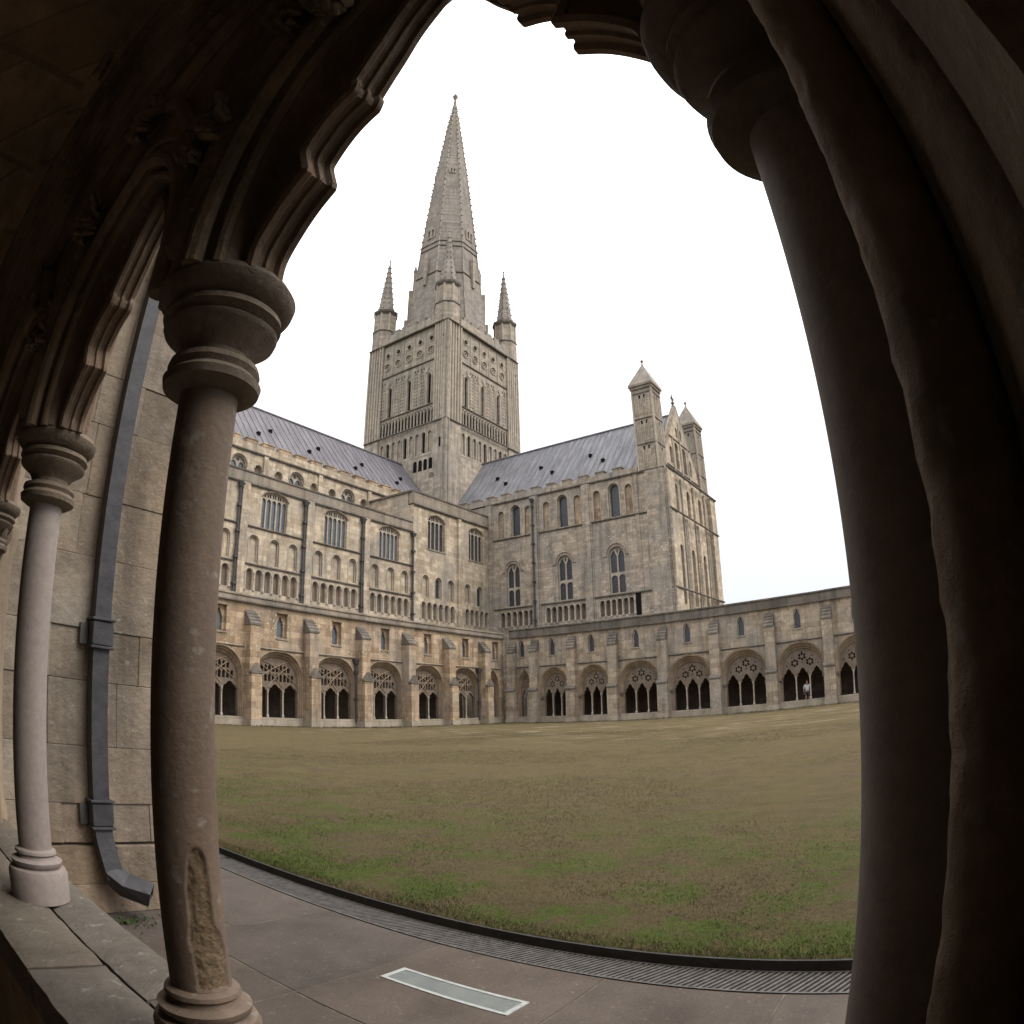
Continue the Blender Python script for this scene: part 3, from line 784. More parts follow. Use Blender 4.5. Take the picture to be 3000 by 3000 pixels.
# clerestory
cb = [22.4 + 5.66 * k for k in range(-2, 5)]           # strips at 22.4, 28.06, 33.7, 39.4, 45.
cl = CY - AY
for k, a in enumerate(cb):
    holes = [arch_poly(a + 3.22, .76, 16.8, 18.78, .76, 'round', 12), arch_poly(a + 1.38, .36, 17.0, 18.74, .36, 'round', 8), arch_poly(a + 5.05, .36, 17.0, 18.74, .36, 'round', 8)]
    b = a + 5.66
    ob('clerestory_wall', MB().plate([(a, 15.8), (b, 15.8), (b, 19.95), (a, 19.95)], holes, cl, cl + .6).mesh('clerestory_wall', M['nave']), nave)
    w = ob('clerestory_window', share('clw', lambda: MB().plate(arch_poly(0, .76, 16.8, 18.78, .76, 'round', 12), [arch_poly(-.36, .3, 16.85, 18.6, .45, 'pointed', 8), arch_poly(.36, .3, 16.85, 18.6, .45, 'pointed', 8), circle(0, 19.2, .14, 8)], cl + .3, cl + .38).mesh('clerestory_window', M['mull'])), nave, (a + 3.22, 0, 0))
    ob('pane', share('clwp', lambda: MB().box(-.75, .75, cl + .4, cl + .42, 16.8, 19.6).mesh('pane', M['glassb'])), w)
    ob('arch_moulding', share('clm', lambda: MB().tube(p3(arch_top(0, .82, 18.78, .82, 'round', 12), cl), .06, 5).tube(p3(arch_top(0, .7, 18.78, .7, 'round', 12), cl + .14), .05, 5).mesh('arch_moulding', M['mull'])), w)
    for c in (a + 1.38, a + 5.05):
        ob('recess_back', share('clb', lambda: MB().plate([(-.4, 16.9), (.4, 16.9), (.4, 19.15), (-.4, 19.15)], (), cl + .35, cl + .4).mesh('recess_back', M['nave'])), nave, (c, 0, 0))
        ob('arch_moulding', share('clsm', lambda: MB().tube(p3(arch_top(0, .4, 18.74, .4, 'round', 8), cl - .02), .045, 5).mesh('arch_moulding', M['mull'])), nave, (c, 0, 0))
    ob('pilaster', share('clp', lambda: MB().box(-.2, .2, cl - .14, cl, 15.8, 19.93).mesh('pilaster', M['nave'])), nave, (a, 0, 0))
ob('string_course', MB().tube([(11, cl - .07, 20.0), (49.4, cl - .07, 20.0)], .10, 6).mesh('string_course', M['dark_coping']), nave)
ob('parapet', MB().box(11, 49.4, cl - .1, cl + .4, 20.05, 20.62).mesh('parapet', M['nave']), nave)
def merl():
    return MB().box(-.55, .55, -.1, .4, 0, .34).box(-.6, .6, -.15, .45, .34, .42).mesh('merlon', M['range'])
for i in range(23):
    ob('merlon', share('merl', merl), nave, (11.6 + i * 1.66, cl, 20.62))
# roof
def sloped(parent, name, x0, x1, ya, za, yb, zb, mat, thick=.12):
    return ob(name, MB().add([(x0, ya, za), (x1, ya, za), (x1, yb, zb), (x0, yb, zb), (x0, ya, za - thick), (x1, ya, za - thick), (x1, yb, zb - thick), (x0, yb, zb - thick)],
              [(0, 1, 2, 3), (4, 7, 6, 5), (0, 4, 5, 1), (1, 5, 6, 2), (2, 6, 7, 3), (3, 7, 4, 0)]).mesh(name, mat), parent)
ry = RY - AY
sloped(nave, 'roof', 0, 55, cl + .5, 20.1, ry, 26.72, M['lead'])
sloped(nave, 'roof_north_slope', 0, 55, ry + (ry - cl - .5), 20.1, ry, 26.72, M['lead'])
for i in range(62):
    x = 8.2 + i * .72
    ob('lead_roll', share('lroll', lambda: MB().tube([(0, cl + .5, 20.13), (0, ry, 26.75)], .045, 5).mesh('lead_roll', M['roll'])), nave, (x, 0, 0))
ob('ridge_roll', MB().tube([(0, ry, 26.78), (55, ry, 26.78)], .12, 6).mesh('ridge_roll', M['roll']), nave)
sl = (26.72 - 20.1) / (ry - cl - .5)
for x, z in ((28.9, 22.9), (30.6, 23.85), (34.5, 22.9), (36.1, 23.85), (40.1, 22.9), (41.6, 23.85), (45.7, 22.9), (47.0, 23.85)):
    ob('roof_vent', share('vent', lambda: MB().box(-.14, .14, -.16, .2, -.05, .24).mesh('roof_vent', M['black'])), nave, (x, cl + .5 + (z - 20.1) / sl, z))

# ------------------------------------------------------------------ south transept
TX = 49.7; TS = 19.1; TW = 12.4
tr = thing('south_transept', 'tall grey-beige stone transept with lead roof, gable and two square turrets', 'transept', (TX, TS, 0))
RZ = R(-90)
YT = AY
def tp(name, me, u, w=0.0, z=0.0, parent=tr, rz=RZ):
    """place a part on the west face: u runs right from the nave corner (y=37)"""
    return ob(name, me, parent, (w, YT - TS - u, z), rz)
bnds = [(-6.0, 5.25), (5.25, 10.55), (10.55, 15.3), (15.3, 17.9)]
uw = [37 - 33.81, 37 - 28.82, 37 - 23.78]
ul = [37 - 34.22, 37 - 28.85, 37 - 23.9]
ub = [[37 - 35.4, 37 - 32.45], [37 - 30.5, 37 - 27.34], [37 - 25.42, 37 - 22.4]]
ua = [[1.6, 2.23, 2.87, 3.47, 4.08, 4.68], [6.4, 6.98, 7.55, 8.12, 8.72, 9.28, 9.87], [11.62, 12.15, 12.67, 13.2, 13.76, 14.27]]
for i, (a, b) in enumerate(bnds):
    holes = []
    if i < 3:
        holes.append(arch_poly(uw[i], .52, 16.62, 18.98, .52, 'round', 12))
        holes.append(arch_poly(ul[i], .72, 10.2, 13.4, .70, 'round', 12))
        for c in ub[i]: holes.append(arch_poly(c, .33, 16.62, 18.85, .33, 'round', 8))
        for c in ua[i]: holes.append(arch_poly(c, .215, 8.4, 9.5, .215, 'round', 8))
    me = MB().plate([(a, 0), (b, 0), (b, 19.95), (a, 19.95)], holes, 0, .8).mesh('west_wall', M['trans'])
    tp('west_wall', me, 0)
    if i < 3:
        w = tp('clerestory_window', share('tcw', lambda: MB().plate(arch_poly(0, .52, 16.62, 18.98, .52, 'round', 12), [arch_poly(0, .44, 16.68, 18.98, .44, 'round', 10)], .25, .33).mesh('clerestory_window', M['mull'])), uw[i])
        ob('pane', share('tcp', lambda: MB().box(-.5, .5, .34, .36, 16.6, 19.5).mesh('pane', M['glass'])), w)
        ob('arch_moulding', share('tcm', lambda: MB().tube(p3([(.58, 16.62)] + arch_top(0, .58, 18.98, .58, 'round', 12) + [(-.58, 16.62)], -.01), .055, 5).tube(p3([(.48, 16.62)] + arch_top(0, .48, 18.98, .48, 'round', 12) + [(-.48, 16.62)], .12), .04, 5).mesh('arch_moulding', M['mull'])), w)
        def mk():
            mb = MB()
            holes = [arch_poly(-.355, .29, 10.26, 11.45, .28, 'pointed', 8), arch_poly(.355, .29, 10.26, 11.45, .28, 'pointed', 8),
                     [(-.645, 11.95), (-.065, 11.95), (-.065, 13.3), (-.3, 13.85), (-.5, 13.62), (-.645, 13.35)], [(.065, 11.95), (.645, 11.95), (.645, 13.35), (.5, 13.62), (.3, 13.85), (.065, 13.3)],
                     [(-.09, 13.72), (0, 13.5), (.09, 13.72), (0, 13.98)]]
            return mb.plate(arch_poly(0, .72, 10.2, 13.4, .70, 'round', 12), holes, .22, .32).mesh('lower_window', M['mull'])
        w = tp('lower_window', share('tlw', mk), ul[i])
        ob('pane', share('tlp', lambda: MB().box(-.7, .7, .33, .35, 10.2, 14.1).mesh('pane', M['glass'])), w)
        ob('hood_mould', share('tlh', lambda: MB().tube(p3([(1.15, 13.35), (.86, 13.35)] + arch_top(0, .86, 13.5, .86, 'round', 12) + [(-.86, 13.35), (-1.15, 13.35)], -.03), .05, 5).tube(p3(arch_top(0, .76, 13.42, .74, 'round', 12), .04), .04, 5).mesh('hood_mould', M['coping'])), w)
        for c in ub[i]:
            tp('recess_back', share('tbb', lambda: MB().plate([(-.37, 16.55), (.37, 16.55), (.37, 19.2), (-.37, 19.2)], (), .18, .22).mesh('recess_back', M['range'])), c)
            tp('arch_moulding', share('tbm', lambda: MB().tube(p3([(.37, 16.62)] + arch_top(0, .37, 18.85, .37, 'round', 8) + [(-.37, 16.62)], -.01), .045, 5).mesh('arch_moulding', M['mull'])), c)
        for c in ua[i]:
            tp('recess_back', share('tab', lambda: MB().plate([(-.25, 8.3), (.25, 8.3), (.25, 9.75), (-.25, 9.75)], (), .3, .34).mesh('recess_back', M['dark'])), c)
            tp('arcade_arch', share('taa', lambda: MB().tube(p3(arch_top(0, .25, 9.5, .25, 'round', 8), -.01), .035, 5).mesh('arcade_arch', M['mull'])), c)
        cs = ua[i]; ds = (cs[1] - cs[0]) / 2
        for x in [cs[0] - ds] + [c + ds for c in cs]:
            tp('arcade_shaft', share('tas', lambda: MB().lathe(0, 0, [(.09, 8.35), (.09, 8.45), (.055, 8.5), (.055, 9.4), (.085, 9.5), (.085, 9.55)], 7).mesh('arcade_shaft', M['mull'], smooth=True)), x, -.02)
for u in (.25, 5.25, 10.55):
    tp('pilaster', share('tpil', lambda: MB().box(-.32, .32, -.2, 0, 7.2, 19.93).box(-.45, -.34, -.1, 0, 7.2, 19.93).box(.34, .45, -.1, 0, 7.2, 19.93).mesh('pilaster', M['trans'])), u)
tp('pilaster', MB().box(15.1, 15.45, -.08, 0, 10.1, 19.9).mesh('pilaster', M['trans']), 0)
tp('doorway', MB().box(14.65, 15.12, -.02, .1, 8.2, 9.98).mesh('doorway', M['black']), 0)
rp = rainpipe(TX - .32, 31.8, 7.3, 19.3, 'dark downpipe on the transept wall between two tall round-headed windows', .085)
for (z, r) in ((10.06, .075), (16.48, .075), (20.0, .11)):
    tp('string_course', MB().tube([(-.2, -.05, z), (18.0, -.05, z)], r, 6).mesh('string_course', M['dark_coping']), 0)
tp('parapet', MB().box(-5, 15.6, -.1, .4, 20.06, 20.5).mesh('parapet', M['trans']), 0)
for i in range(11):
    tp('merlon', share('tmerl', lambda: MB().box(-.42, .42, -.1, .4, 0, .24).box(-.47, .47, -.15, .45, .24, .32).mesh('merlon', M['coping'])), -3.4 + i * 1.66 + .5, 0, 20.5)
# roof
W2 = TW / 2
def slopeW(name, x0, z0, x1, z1, y0, y1, mat):
    return ob(name, MB().add([(x0, y0, z0), (x0, y1, z0), (x1, y1, z1), (x1, y0, z1), (x0, y0, z0 - .12), (x0, y1, z0 - .12), (x1, y1, z1 - .12), (x1, y0, z1 - .12)],
       [(0, 3, 2, 1), (4, 5, 6, 7), (0, 1, 5, 4), (1, 2, 6, 5), (2, 3, 7, 6), (3, 0, 4, 7)]).mesh(name, mat), tr)
slopeW('roof', .6, 20.15, W2 + .1, 27.2, .6, 25, M['leadt'])
slopeW('roof_east_slope', TW - .4, 20.15, W2 + .1, 27.2, .6, 25, M['leadt'])
ob('ridge_roll', MB().tube([(W2 + .1, .6, 27.25), (W2 + .1, 25, 27.25)], .12, 6).mesh('ridge_roll', M['roll']), tr)
for i in range(36):
    ob('lead_roll', share('troll', lambda: MB().tube([(.6, 0, 20.18), (W2 + .1, 0, 27.23)], .045, 5).mesh('lead_roll', M['roll'])), tr, (0, .9 + i * .62, 0))
for y, z in ((38.3, 23.9), (36.7, 22.8), (33.1, 23.9), (31.3, 22.8), (27.6, 23.9), (25.9, 22.8)):
    x = .6 + (z - 20.15) / (7.05) * (W2 - .5)
    ob('roof_vent', share('ventt', lambda: MB().box(-.2, .16, -.14, .14, -.05, .24).mesh('roof_vent', M['black'])), tr, (x, y - TS, z))
# south front (u = x)
su = [2.6, 5.55, 8.6]
holes = [arch_poly(c, .42, 16.9, 18.85, .42, 'round', 10) for c in su] + [arch_poly(c + .1, .42, 9.0, 13.55, .42, 'round', 10) for c in su]
ob('south_front', MB().plate([(0, 0), (TW, 0), (TW, 20.0), (0, 20.0)], holes, 0, .8).mesh('south_front', M['nave']), tr)
for c in su:
    for nm, z0, zs_ in (('upper_window', 16.9, 18.85), ('lower_window', 9.0, 13.55)):
        w = ob(nm, share(('s', nm), lambda: MB().plate(arch_poly(0, .42, z0, zs_, .42, 'round', 10), [arch_poly(0, .35, z0 + .05, zs_, .35, 'round', 10)], .3, .36).mesh(nm, M['mull'])), tr, (c + (0.1 if nm[0] == 'l' else 0), 0, 0))
        ob('pane', share(('sp', nm), lambda: MB().box(-.4, .4, .37, .39, z0, zs_ + .4).mesh('pane', M['glass'])), w)
    ob('wall_shaft', share('wsh', lambda: MB().lathe(0, 0, [(.13, 8), (.13, 16.4)], 8).lathe(.35, 0, [(.09, 8), (.09, 16.4)], 8).lathe(-.35, 0, [(.09, 8), (.09, 19.9)], 8).mesh('wall_shaft', M['trans'], smooth=True)), tr, (c + 1.45, -.08, 0))
for x, w_ in ((0.75, 1.5), (TW - .75, 1.5)):
    ob('clasping_buttress', MB().box(x - w_ / 2, x + w_ / 2, -.35, 0, 0, 19.95).mesh('clasping_buttress', M['nave']), tr)
for x in (.0, .28, .56):
    ob('corner_shaft', share('csh', lambda: MB().lathe(0, 0, [(.11, 7.5), (.11, 19.9)], 8).mesh('corner_shaft', M['trans'], smooth=True)), tr, (-.05 + x * .25, -.32 + x, 0))
tp('clasping_buttress', MB().box(16.2, 17.9, -.14, 0, 0, 19.95).mesh('clasping_buttress', M['trans']), 0)
for (z, r) in ((10.06, .08), (16.48, .08), (20.0, .11)):
    ob('string_course', MB().tube([(-.2, -.4, z), (TW + .1, -.4, z)], r, 6).mesh('string_course', M['dark_coping']), tr)
# gable
gx = W2 + .05; gz = 27.9; gy = .55
gholes = [arch_poly(gx + o, .34, 21.6, 22.9, .34, 'round', 8) for o in (-2.4, 2.4)] + [arch_poly(gx + o, .4, 21.4, 23.6, .4, 'round', 8) for o in (-.95, .95)] + [arch_poly(gx + o, .24, 24.6, 25.4, .24, 'round', 8) for o in (-.5, .5)]
ob('gable', MB().plate([(.7, 20.0), (TW - .6, 20.0), (gx, gz)], gholes, gy, gy + .5).mesh('gable', M['nave']), tr)
ob('gable_recess', MB().plate([(1.2, 20.1), (TW - 1.1, 20.1), (gx, gz - .9)], (), gy + .22, gy + .26).mesh('gable_recess', M['dark']), tr)
for s_ in (-1, 1):
    ob('gable_coping', MB().tube([(gx + s_ * (gx - .55), gy + .1, 20.0), (gx, gy + .1, gz + .1)], .16, 4).mesh('gable_coping', M['coping']), tr)
for z in (21.2, 24.2):
    hw = (gz - z) / (gz - 20) * (gx - .7)
    ob('string_course', MB().tube([(gx - hw, gy - .03, z), (gx + hw, gy - .03, z)], .06, 5).mesh('string_course', M['dark_coping']), tr)
for o in (-1.9, 0, 1.9):
    ob('wall_shaft', MB().lathe(gx + o, gy - .03, [(.09, 20.1), (.09, 24.1 if o else 26.3)], 7).mesh('wall_shaft', M['mull'], smooth=True), tr)
ob('finial', MB().lathe(gx, gy + .2, [(.2, gz - .1), (.1, gz + .35), (.2, gz + .5), (.08, gz + .6), (.07, gz + 1.0), (.05, gz + 1.35)], 6).box(gx - .3, gx + .3, gy + .14, gy + .26, gz + .85, gz + 1.02).mesh('finial', M['dark_coping']), tr)
def turret(cx_, cy_, side_w=1.85):
    h = side_w / 2
    o = ob('turret', MB().box(cx_ - h, cx_ + h, cy_ - h, cy_ + h, 19.9, 27.6).mesh('turret', M['trans']), tr)
    for k, zz in enumerate((20.3, 22.6, 25.0)):
        mb = MB()
        for d in range(-2, 3):
            for (fx, fy) in ((cx_ - h - .02, cy_ + d * .34), (cx_ + d * .34, cy_ - h - .02)):
                mb.lathe(fx, fy, [(.045, zz), (.045, zz + 1.75)], 6)
        for d in range(-1, 3):
            pass
        ob('turret_arcading', mb.mesh('turret_arcading', M['mull'], smooth=True), o, kind='stuff')
        mb = MB()
        for d in (-.25, .25):
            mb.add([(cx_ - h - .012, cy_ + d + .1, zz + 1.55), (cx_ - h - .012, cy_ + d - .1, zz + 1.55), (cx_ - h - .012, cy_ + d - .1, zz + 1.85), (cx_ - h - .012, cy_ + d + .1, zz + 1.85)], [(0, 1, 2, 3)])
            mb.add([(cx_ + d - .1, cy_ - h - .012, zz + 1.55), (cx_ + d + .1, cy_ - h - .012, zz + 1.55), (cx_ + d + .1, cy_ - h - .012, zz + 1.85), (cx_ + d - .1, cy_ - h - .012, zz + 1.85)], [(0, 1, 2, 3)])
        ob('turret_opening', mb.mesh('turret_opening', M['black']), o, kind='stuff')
        ob('string_course', MB().box(cx_ - h - .06, cx_ + h + .06, cy_ - h - .06, cy_ + h + .06, zz + 2.0, zz + 2.1).mesh('string_course', M['dark_coping']), o)
    for sx in (-1, 1):
        for sy_ in (-1, 1):
            ob('corner_shaft', share('tsh', lambda: MB().lathe(0, 0, [(.1, 20), (.1, 27.5)], 7).mesh('corner_shaft', M['mull'], smooth=True)), o, (cx_ + sx * (h - .02), cy_ + sy_ * (h - .02), 0))
    e = h + .22
    ob('eaves', MB().box(cx_ - e + .1, cx_ + e - .1, cy_ - e + .1, cy_ + e - .1, 27.45, 27.7).box(cx_ - e, cx_ + e, cy_ - e, cy_ + e, 27.7, 27.9).mesh('eaves', M['coping']), o)
    ob('pyramid_roof', MB().add([(cx_ - e, cy_ - e, 27.9), (cx_ + e, cy_ - e, 27.9), (cx_ + e, cy_ + e, 27.9), (cx_ - e, cy_ + e, 27.9), (cx_, cy_, 30.3)], [(0, 1, 4), (1, 2, 4), (2, 3, 4), (3, 0, 4)]).mesh('pyramid_roof', M['spire']), o)
    ob('finial', MB().lathe(cx_, cy_, [(.1, 30.1), (.06, 30.4), (.14, 30.5), (.14, 30.62), (.03, 30.75)], 7).mesh('finial', M['spire']), o)
turret(.85, 1.25); turret(11.55, 1.25)

# ------------------------------------------------------------------ crossing tower and spire
S = .98
tw = thing('crossing_tower', 'square stone tower with lancets, roundels and a tall crocketed spire between four pinnacles', 'tower', (49.5, 42.04, 0))
TWX, TWY = 14 * S, 12.7 * S
def Z(z): return CAM_Z + (z - CAM_Z) * S
ob('core', MB().box(.9, TWX - .9, .9, TWY - .9, 18, Z(44.2)).mesh('core', M['tower']), tw)
def tower_face(nm, W, loc, rz, zone, lan, rnd):
    f = lambda name, me, loc_=(0, 0, 0), par=None: ob(name, me, par or tw, (loc[0] + math.cos(rz) * loc_[0] - math.sin(rz) * loc_[1], loc[1] + math.sin(rz) * loc_[0] + math.cos(rz) * loc_[1], loc_[2]), rz)
    a, b = zone; c0 = (a + b) / 2
    lz0, lz1 = Z(33.7), Z(37.4)
    holes = [arch_poly(c, .24, lz0, lz1 - .24, .24, 'round', 8) for c in lan]
    rounds = [c0 + rnd * (i - 2) for i in range(5)]
    holes += [circle(c, Z(42.05), .3, 10) for c in rounds]
    holes += [circle(c, Z(40.5), .42, 10) for c in rounds]
    low = [c0 + (b - a) / 9.2 * (i - 4) for i in range(9)]
    holes += [arch_poly(c, .26, Z(27.95), Z(30.1), .26, 'round', 8) for c in low]
    f(nm, MB().plate([(a, Z(25)), (b, Z(25)), (b, Z(43.6)), (a, Z(43.6))], holes, .25, .45).mesh(nm, M['tower']))
    f('lower_stage', MB().plate([(0, 18), (W, 18), (W, Z(31.15)), (b, Z(31.15)), (b, Z(27.5)), (a, Z(27.5)), (a, Z(31.15)), (0, Z(31.15))], [], .06, .6).mesh('lower_stage', M['tower']))
    f('shade_backing', MB().box(a + .1, b - .1, .46, .5, Z(27), Z(43)).mesh('shade_backing', M['black']))  # black sheet painting the shade behind the openings
    for i, c in enumerate(low):
        if i % 3 != 1:
            f('recess_back', share('lowb', lambda: MB().plate([(-.3, Z(27.9)), (.3, Z(27.9)), (.3, Z(30.5)), (-.3, Z(30.5))], (), .38, .41).mesh('recess_back', M['tower'])), (c, 0, 0))
        f('arcade_arch', share('lowa', lambda: MB().tube(p3([(.3, Z(27.95))] + arch_top(0, .3, Z(30.1), .3, 'round', 8) + [(-.3, Z(27.95))], .22), .05, 5).mesh('arcade_arch', M['mull'])), (c, 0, 0))
    for c in rounds:
        f('roundel', share('rnd1', lambda: MB().tube([(.36 * math.cos(q * math.pi / 6), .22, Z(42.05) + .36 * math.sin(q * math.pi / 6)) for q in range(12)], .07, 5, closed=True).mesh('roundel', M['mull'])), (c, 0, 0))
        f('roundel', share('rnd2', lambda: MB().tube([(.5 * math.cos(q * math.pi / 6), .22, Z(40.5) + .5 * math.sin(q * math.pi / 6)) for q in range(12)], .07, 5, closed=True).tube([(.22 * math.cos(q * math.pi / 5), .3, Z(40.5) + .22 * math.sin(q * math.pi / 5)) for q in range(10)], .07, 5, closed=True).mesh('roundel', M['mull'])), (c, 0, 0))
        f('roundel_back', share('rnd3', lambda: MB().plate([(-.45, Z(40)), (.45, Z(40)), (.45, Z(41)), (-.45, Z(41))], (), .36, .4).mesh('roundel_back', M['trans'])), (c, 0, 0))
        f('panel_shaft', share('rnd4', lambda: MB().lathe(0, .22, [(.06, Z(39.3)), (.06, Z(43.4))], 6).mesh('panel_shaft', M['mull'])), (c + rnd / 2, 0, 0))
    # openwork panels between the lancets
    mbh = MB(); mbs = MB()
    for c in lan:
        mbs.tube(p3([(.34, lz0)] + arch_top(0, .34, lz1 - .3, .34, 'round', 8) + [(-.34, lz0)], .2), .05, 5) if False else None
        f('lancet_moulding', share('lanm', lambda: MB().tube(p3([(.36, lz0)] + arch_top(0, .36, lz1 - .2, .36, 'round', 8) + [(-.36, lz0)], .2), .07, 5).tube(p3([(.5, lz1 + .1)] + [(0, lz1 + .85)] + [(-.5, lz1 + .1)], .2), .05, 5).mesh('lancet_moulding', M['mull'])), (c, 0, 0))
    cells = []
    step = lan[1] - lan[0]
    for g in (lan[0] - step / 2 + .32, lan[0] + step / 2, lan[1] + step / 2, lan[2] + step / 2 - .32):
        outer_ = g in (lan[0] - step / 2 + .32, lan[2] + step / 2 - .32)
        for o_ in ((-.45, .45) if not outer_ else (0,)):
            cells.append(g + o_)
    for c in cells:
        f('lattice_panel', share('lat', lambda: (lambda m_: m_.mesh('lattice_panel', M['mull']))(
            MB().tube([(-.36, .22, lz0), (-.36, .22, lz1 + .3)], .05, 5).tube([(.36, .22, lz0), (.36, .22, lz1 + .3)], .05, 5).tube(p3(arch_top(0, .36, lz1 + .25, .36, 'round', 6), .22), .05, 5))), (c, 0, 0))
        f('lattice_hole_shade', share('lath', lambda: (lambda m_: [m_.add([(sx * .15 - .07, .235, zz), (sx * .15, .235, zz - .11), (sx * .15 + .07, .235, zz), (sx * .15, .235, zz + .11)], [(0, 1, 2, 3)]) for sx in (-1, 1) for zz in [lz0 + .3 + q * .42 for q in range(9)]] and m_.mesh('lattice_hole_shade', M['black']))(MB())), (c, 0, 0))  # flat black diamonds paint the shade of pierced holes
        f('arcade_head_shade', share('lah', lambda: (lambda m_: [m_.add([(sx * .2 - .1, .235, lz1 + .75), (sx * .2 + .1, .235, lz1 + .75), (sx * .2, .235, lz1 + 1.15)], [(0, 1, 2)]) for sx in (-1, 1)] and m_.mesh('arcade_head_shade', M['black']))(MB())), (c, 0, 0))  # flat black triangles paint the shaded gaps between the heads
    # narrow interlaced arcade
    n = 17; st = (b - a) / n
    for i in range(n + 1):
        f('arcade_shaft', share('nas', lambda: MB().lathe(0, .2, [(.07, Z(31.25)), (.07, Z(32.8))], 6).mesh('arcade_shaft', M['mull'], smooth=True)), (a + st * i, 0, 0))
    for i in range(n - 1):
        f('arcade_arch', share(('naa', round(st, 3)), lambda: MB().tube(p3(arch_top(0, st, Z(32.8), st * .9, 'round', 8), .2), .045, 5).mesh('arcade_arch', M['mull'])), (a + st * (i + 1), 0, 0))
    for i in range(n):
        f('arcade_gap_shade', share(('nar', round(st, 3)), lambda: MB().plate([(-st * .27, Z(31.3)), (st * .27, Z(31.3)), (st * .27, Z(32.7)), (0, Z(33.05)), (-st * .27, Z(32.7))], (), .243, .246).mesh('arcade_gap_shade', M['black'])), (a + st * (i + .5), 0, 0))  # black plates on the wall face, painting shade between the shafts
    for (z, r) in ((31.2, .09), (33.55, .09), (39.1, .09), (43.65, .12), (27.55, .08)):
        w0, w1 = (0, W) if z in (31.2, 43.65) else (a, b)
        yy = 0.0 if z in (31.2, 43.65) else .2
        f('string_course', MB().tube([(w0, yy, Z(z)), (w1, yy, Z(z))], r, 6).mesh('string_course', M['dark_coping']))
    f('tower_parapet', MB().box(a - .3, b + .3, .0, .5, Z(43.75), Z(44.75)).mesh('tower_parapet', M['tower']))
    for i in range(6):
        f('merlon', share('twm', lambda: MB().box(-.5, .5, .0, .5, Z(44.75), Z(45.2)).mesh('merlon', M['spire'])), (a + (b - a) / 6 * (i + .5), 0, 0))
    # clusters of corner shafts
    def corner(u0, u1):
        f('corner_mass', MB().box(u0, u1, .14, .6, Z(31.2), Z(43.7)).mesh('corner_mass', M['tower']))
        k = 6
        for i in range(k):
            f('corner_shaft', share('cshaft', lambda: MB().lathe(0, .10, [(.15, Z(31.2)), (.15, Z(43.7))], 8).mesh('corner_shaft', M['mull'], smooth=True)), (u0 + .1 + (u1 - u0 - .2) * i / (k - 1), 0, 0))
    corner(0, a); corner(b, W)
    for (du, z) in ((.5, 42.9), (.9, 41.6), (.55, 40.6), (W - .6, 41.6), (W - .8, 40.4), (W - .5, 38.9)):
        f('small_hole', share('smh', lambda: MB().plate(circle(0, 0, .13, 8), (), -.01, .05).mesh('small_hole', M['black'])), (a - du if du < 3 else du, 0, Z(z)))
# west face (left), south face (right)
tower_face('west_face_panel', TWY, (0, TWY, 0), R(-90), (2.4 * S, 10.8 * S), [TWY - 8.85 * S, TWY - 5.8 * S, TWY - 2.75 * S], 1.74 * S)
tower_face('south_face_panel', TWX, (0, 0, 0), 0, (2.6 * S, 11.65 * S), [3.63 * S, 6.72 * S, 9.8 * S], 1.78 * S)
ob('north_east_mass', MB().box(.6, TWX, .6, TWY, Z(25), Z(44.6)).mesh('north_east_mass', M['tower']), tw)
# small openings low on the west face
wf = lambda name, me, u, z=0: ob(name, me, tw, (0, TWY - u, z), R(-90))
for y in (47.25, 46.5, 45.78, 45.03):
    wf('small_arch_opening', share('sao', lambda: MB().plate(arch_poly(0, .24, Z(25.9), Z(26.9), .24, 'round', 8), (), .035, .1).mesh('small_arch_opening', M['black'])), TWY - (y - 42.9) * S)
wf('small_arch_opening', MB().plate(arch_poly(0, .35, Z(24.9), Z(25.1), .35, 'round', 8), (), .035, .1).mesh('small_arch_opening', M['dark']), TWY - 2.0 * S)
wf('slit_window', MB().plate([(-.11, Z(28.1)), (.11, Z(28.1)), (.11, Z(29.2)), (-.11, Z(29.2))], (), .035, .1).mesh('slit_window', M['black']), TWY - .9 * S)
ob('corner_shaft', MB().lathe(.08, .08, [(.16, 18), (.16, Z(31.2))], 8).lathe(-.02, .42, [(.1, 18), (.1, Z(31.2))], 7).lathe(.42, -.02, [(.1, 18), (.1, Z(31.2))], 7).mesh('corner_shaft', M['tower'], smooth=True), tw)
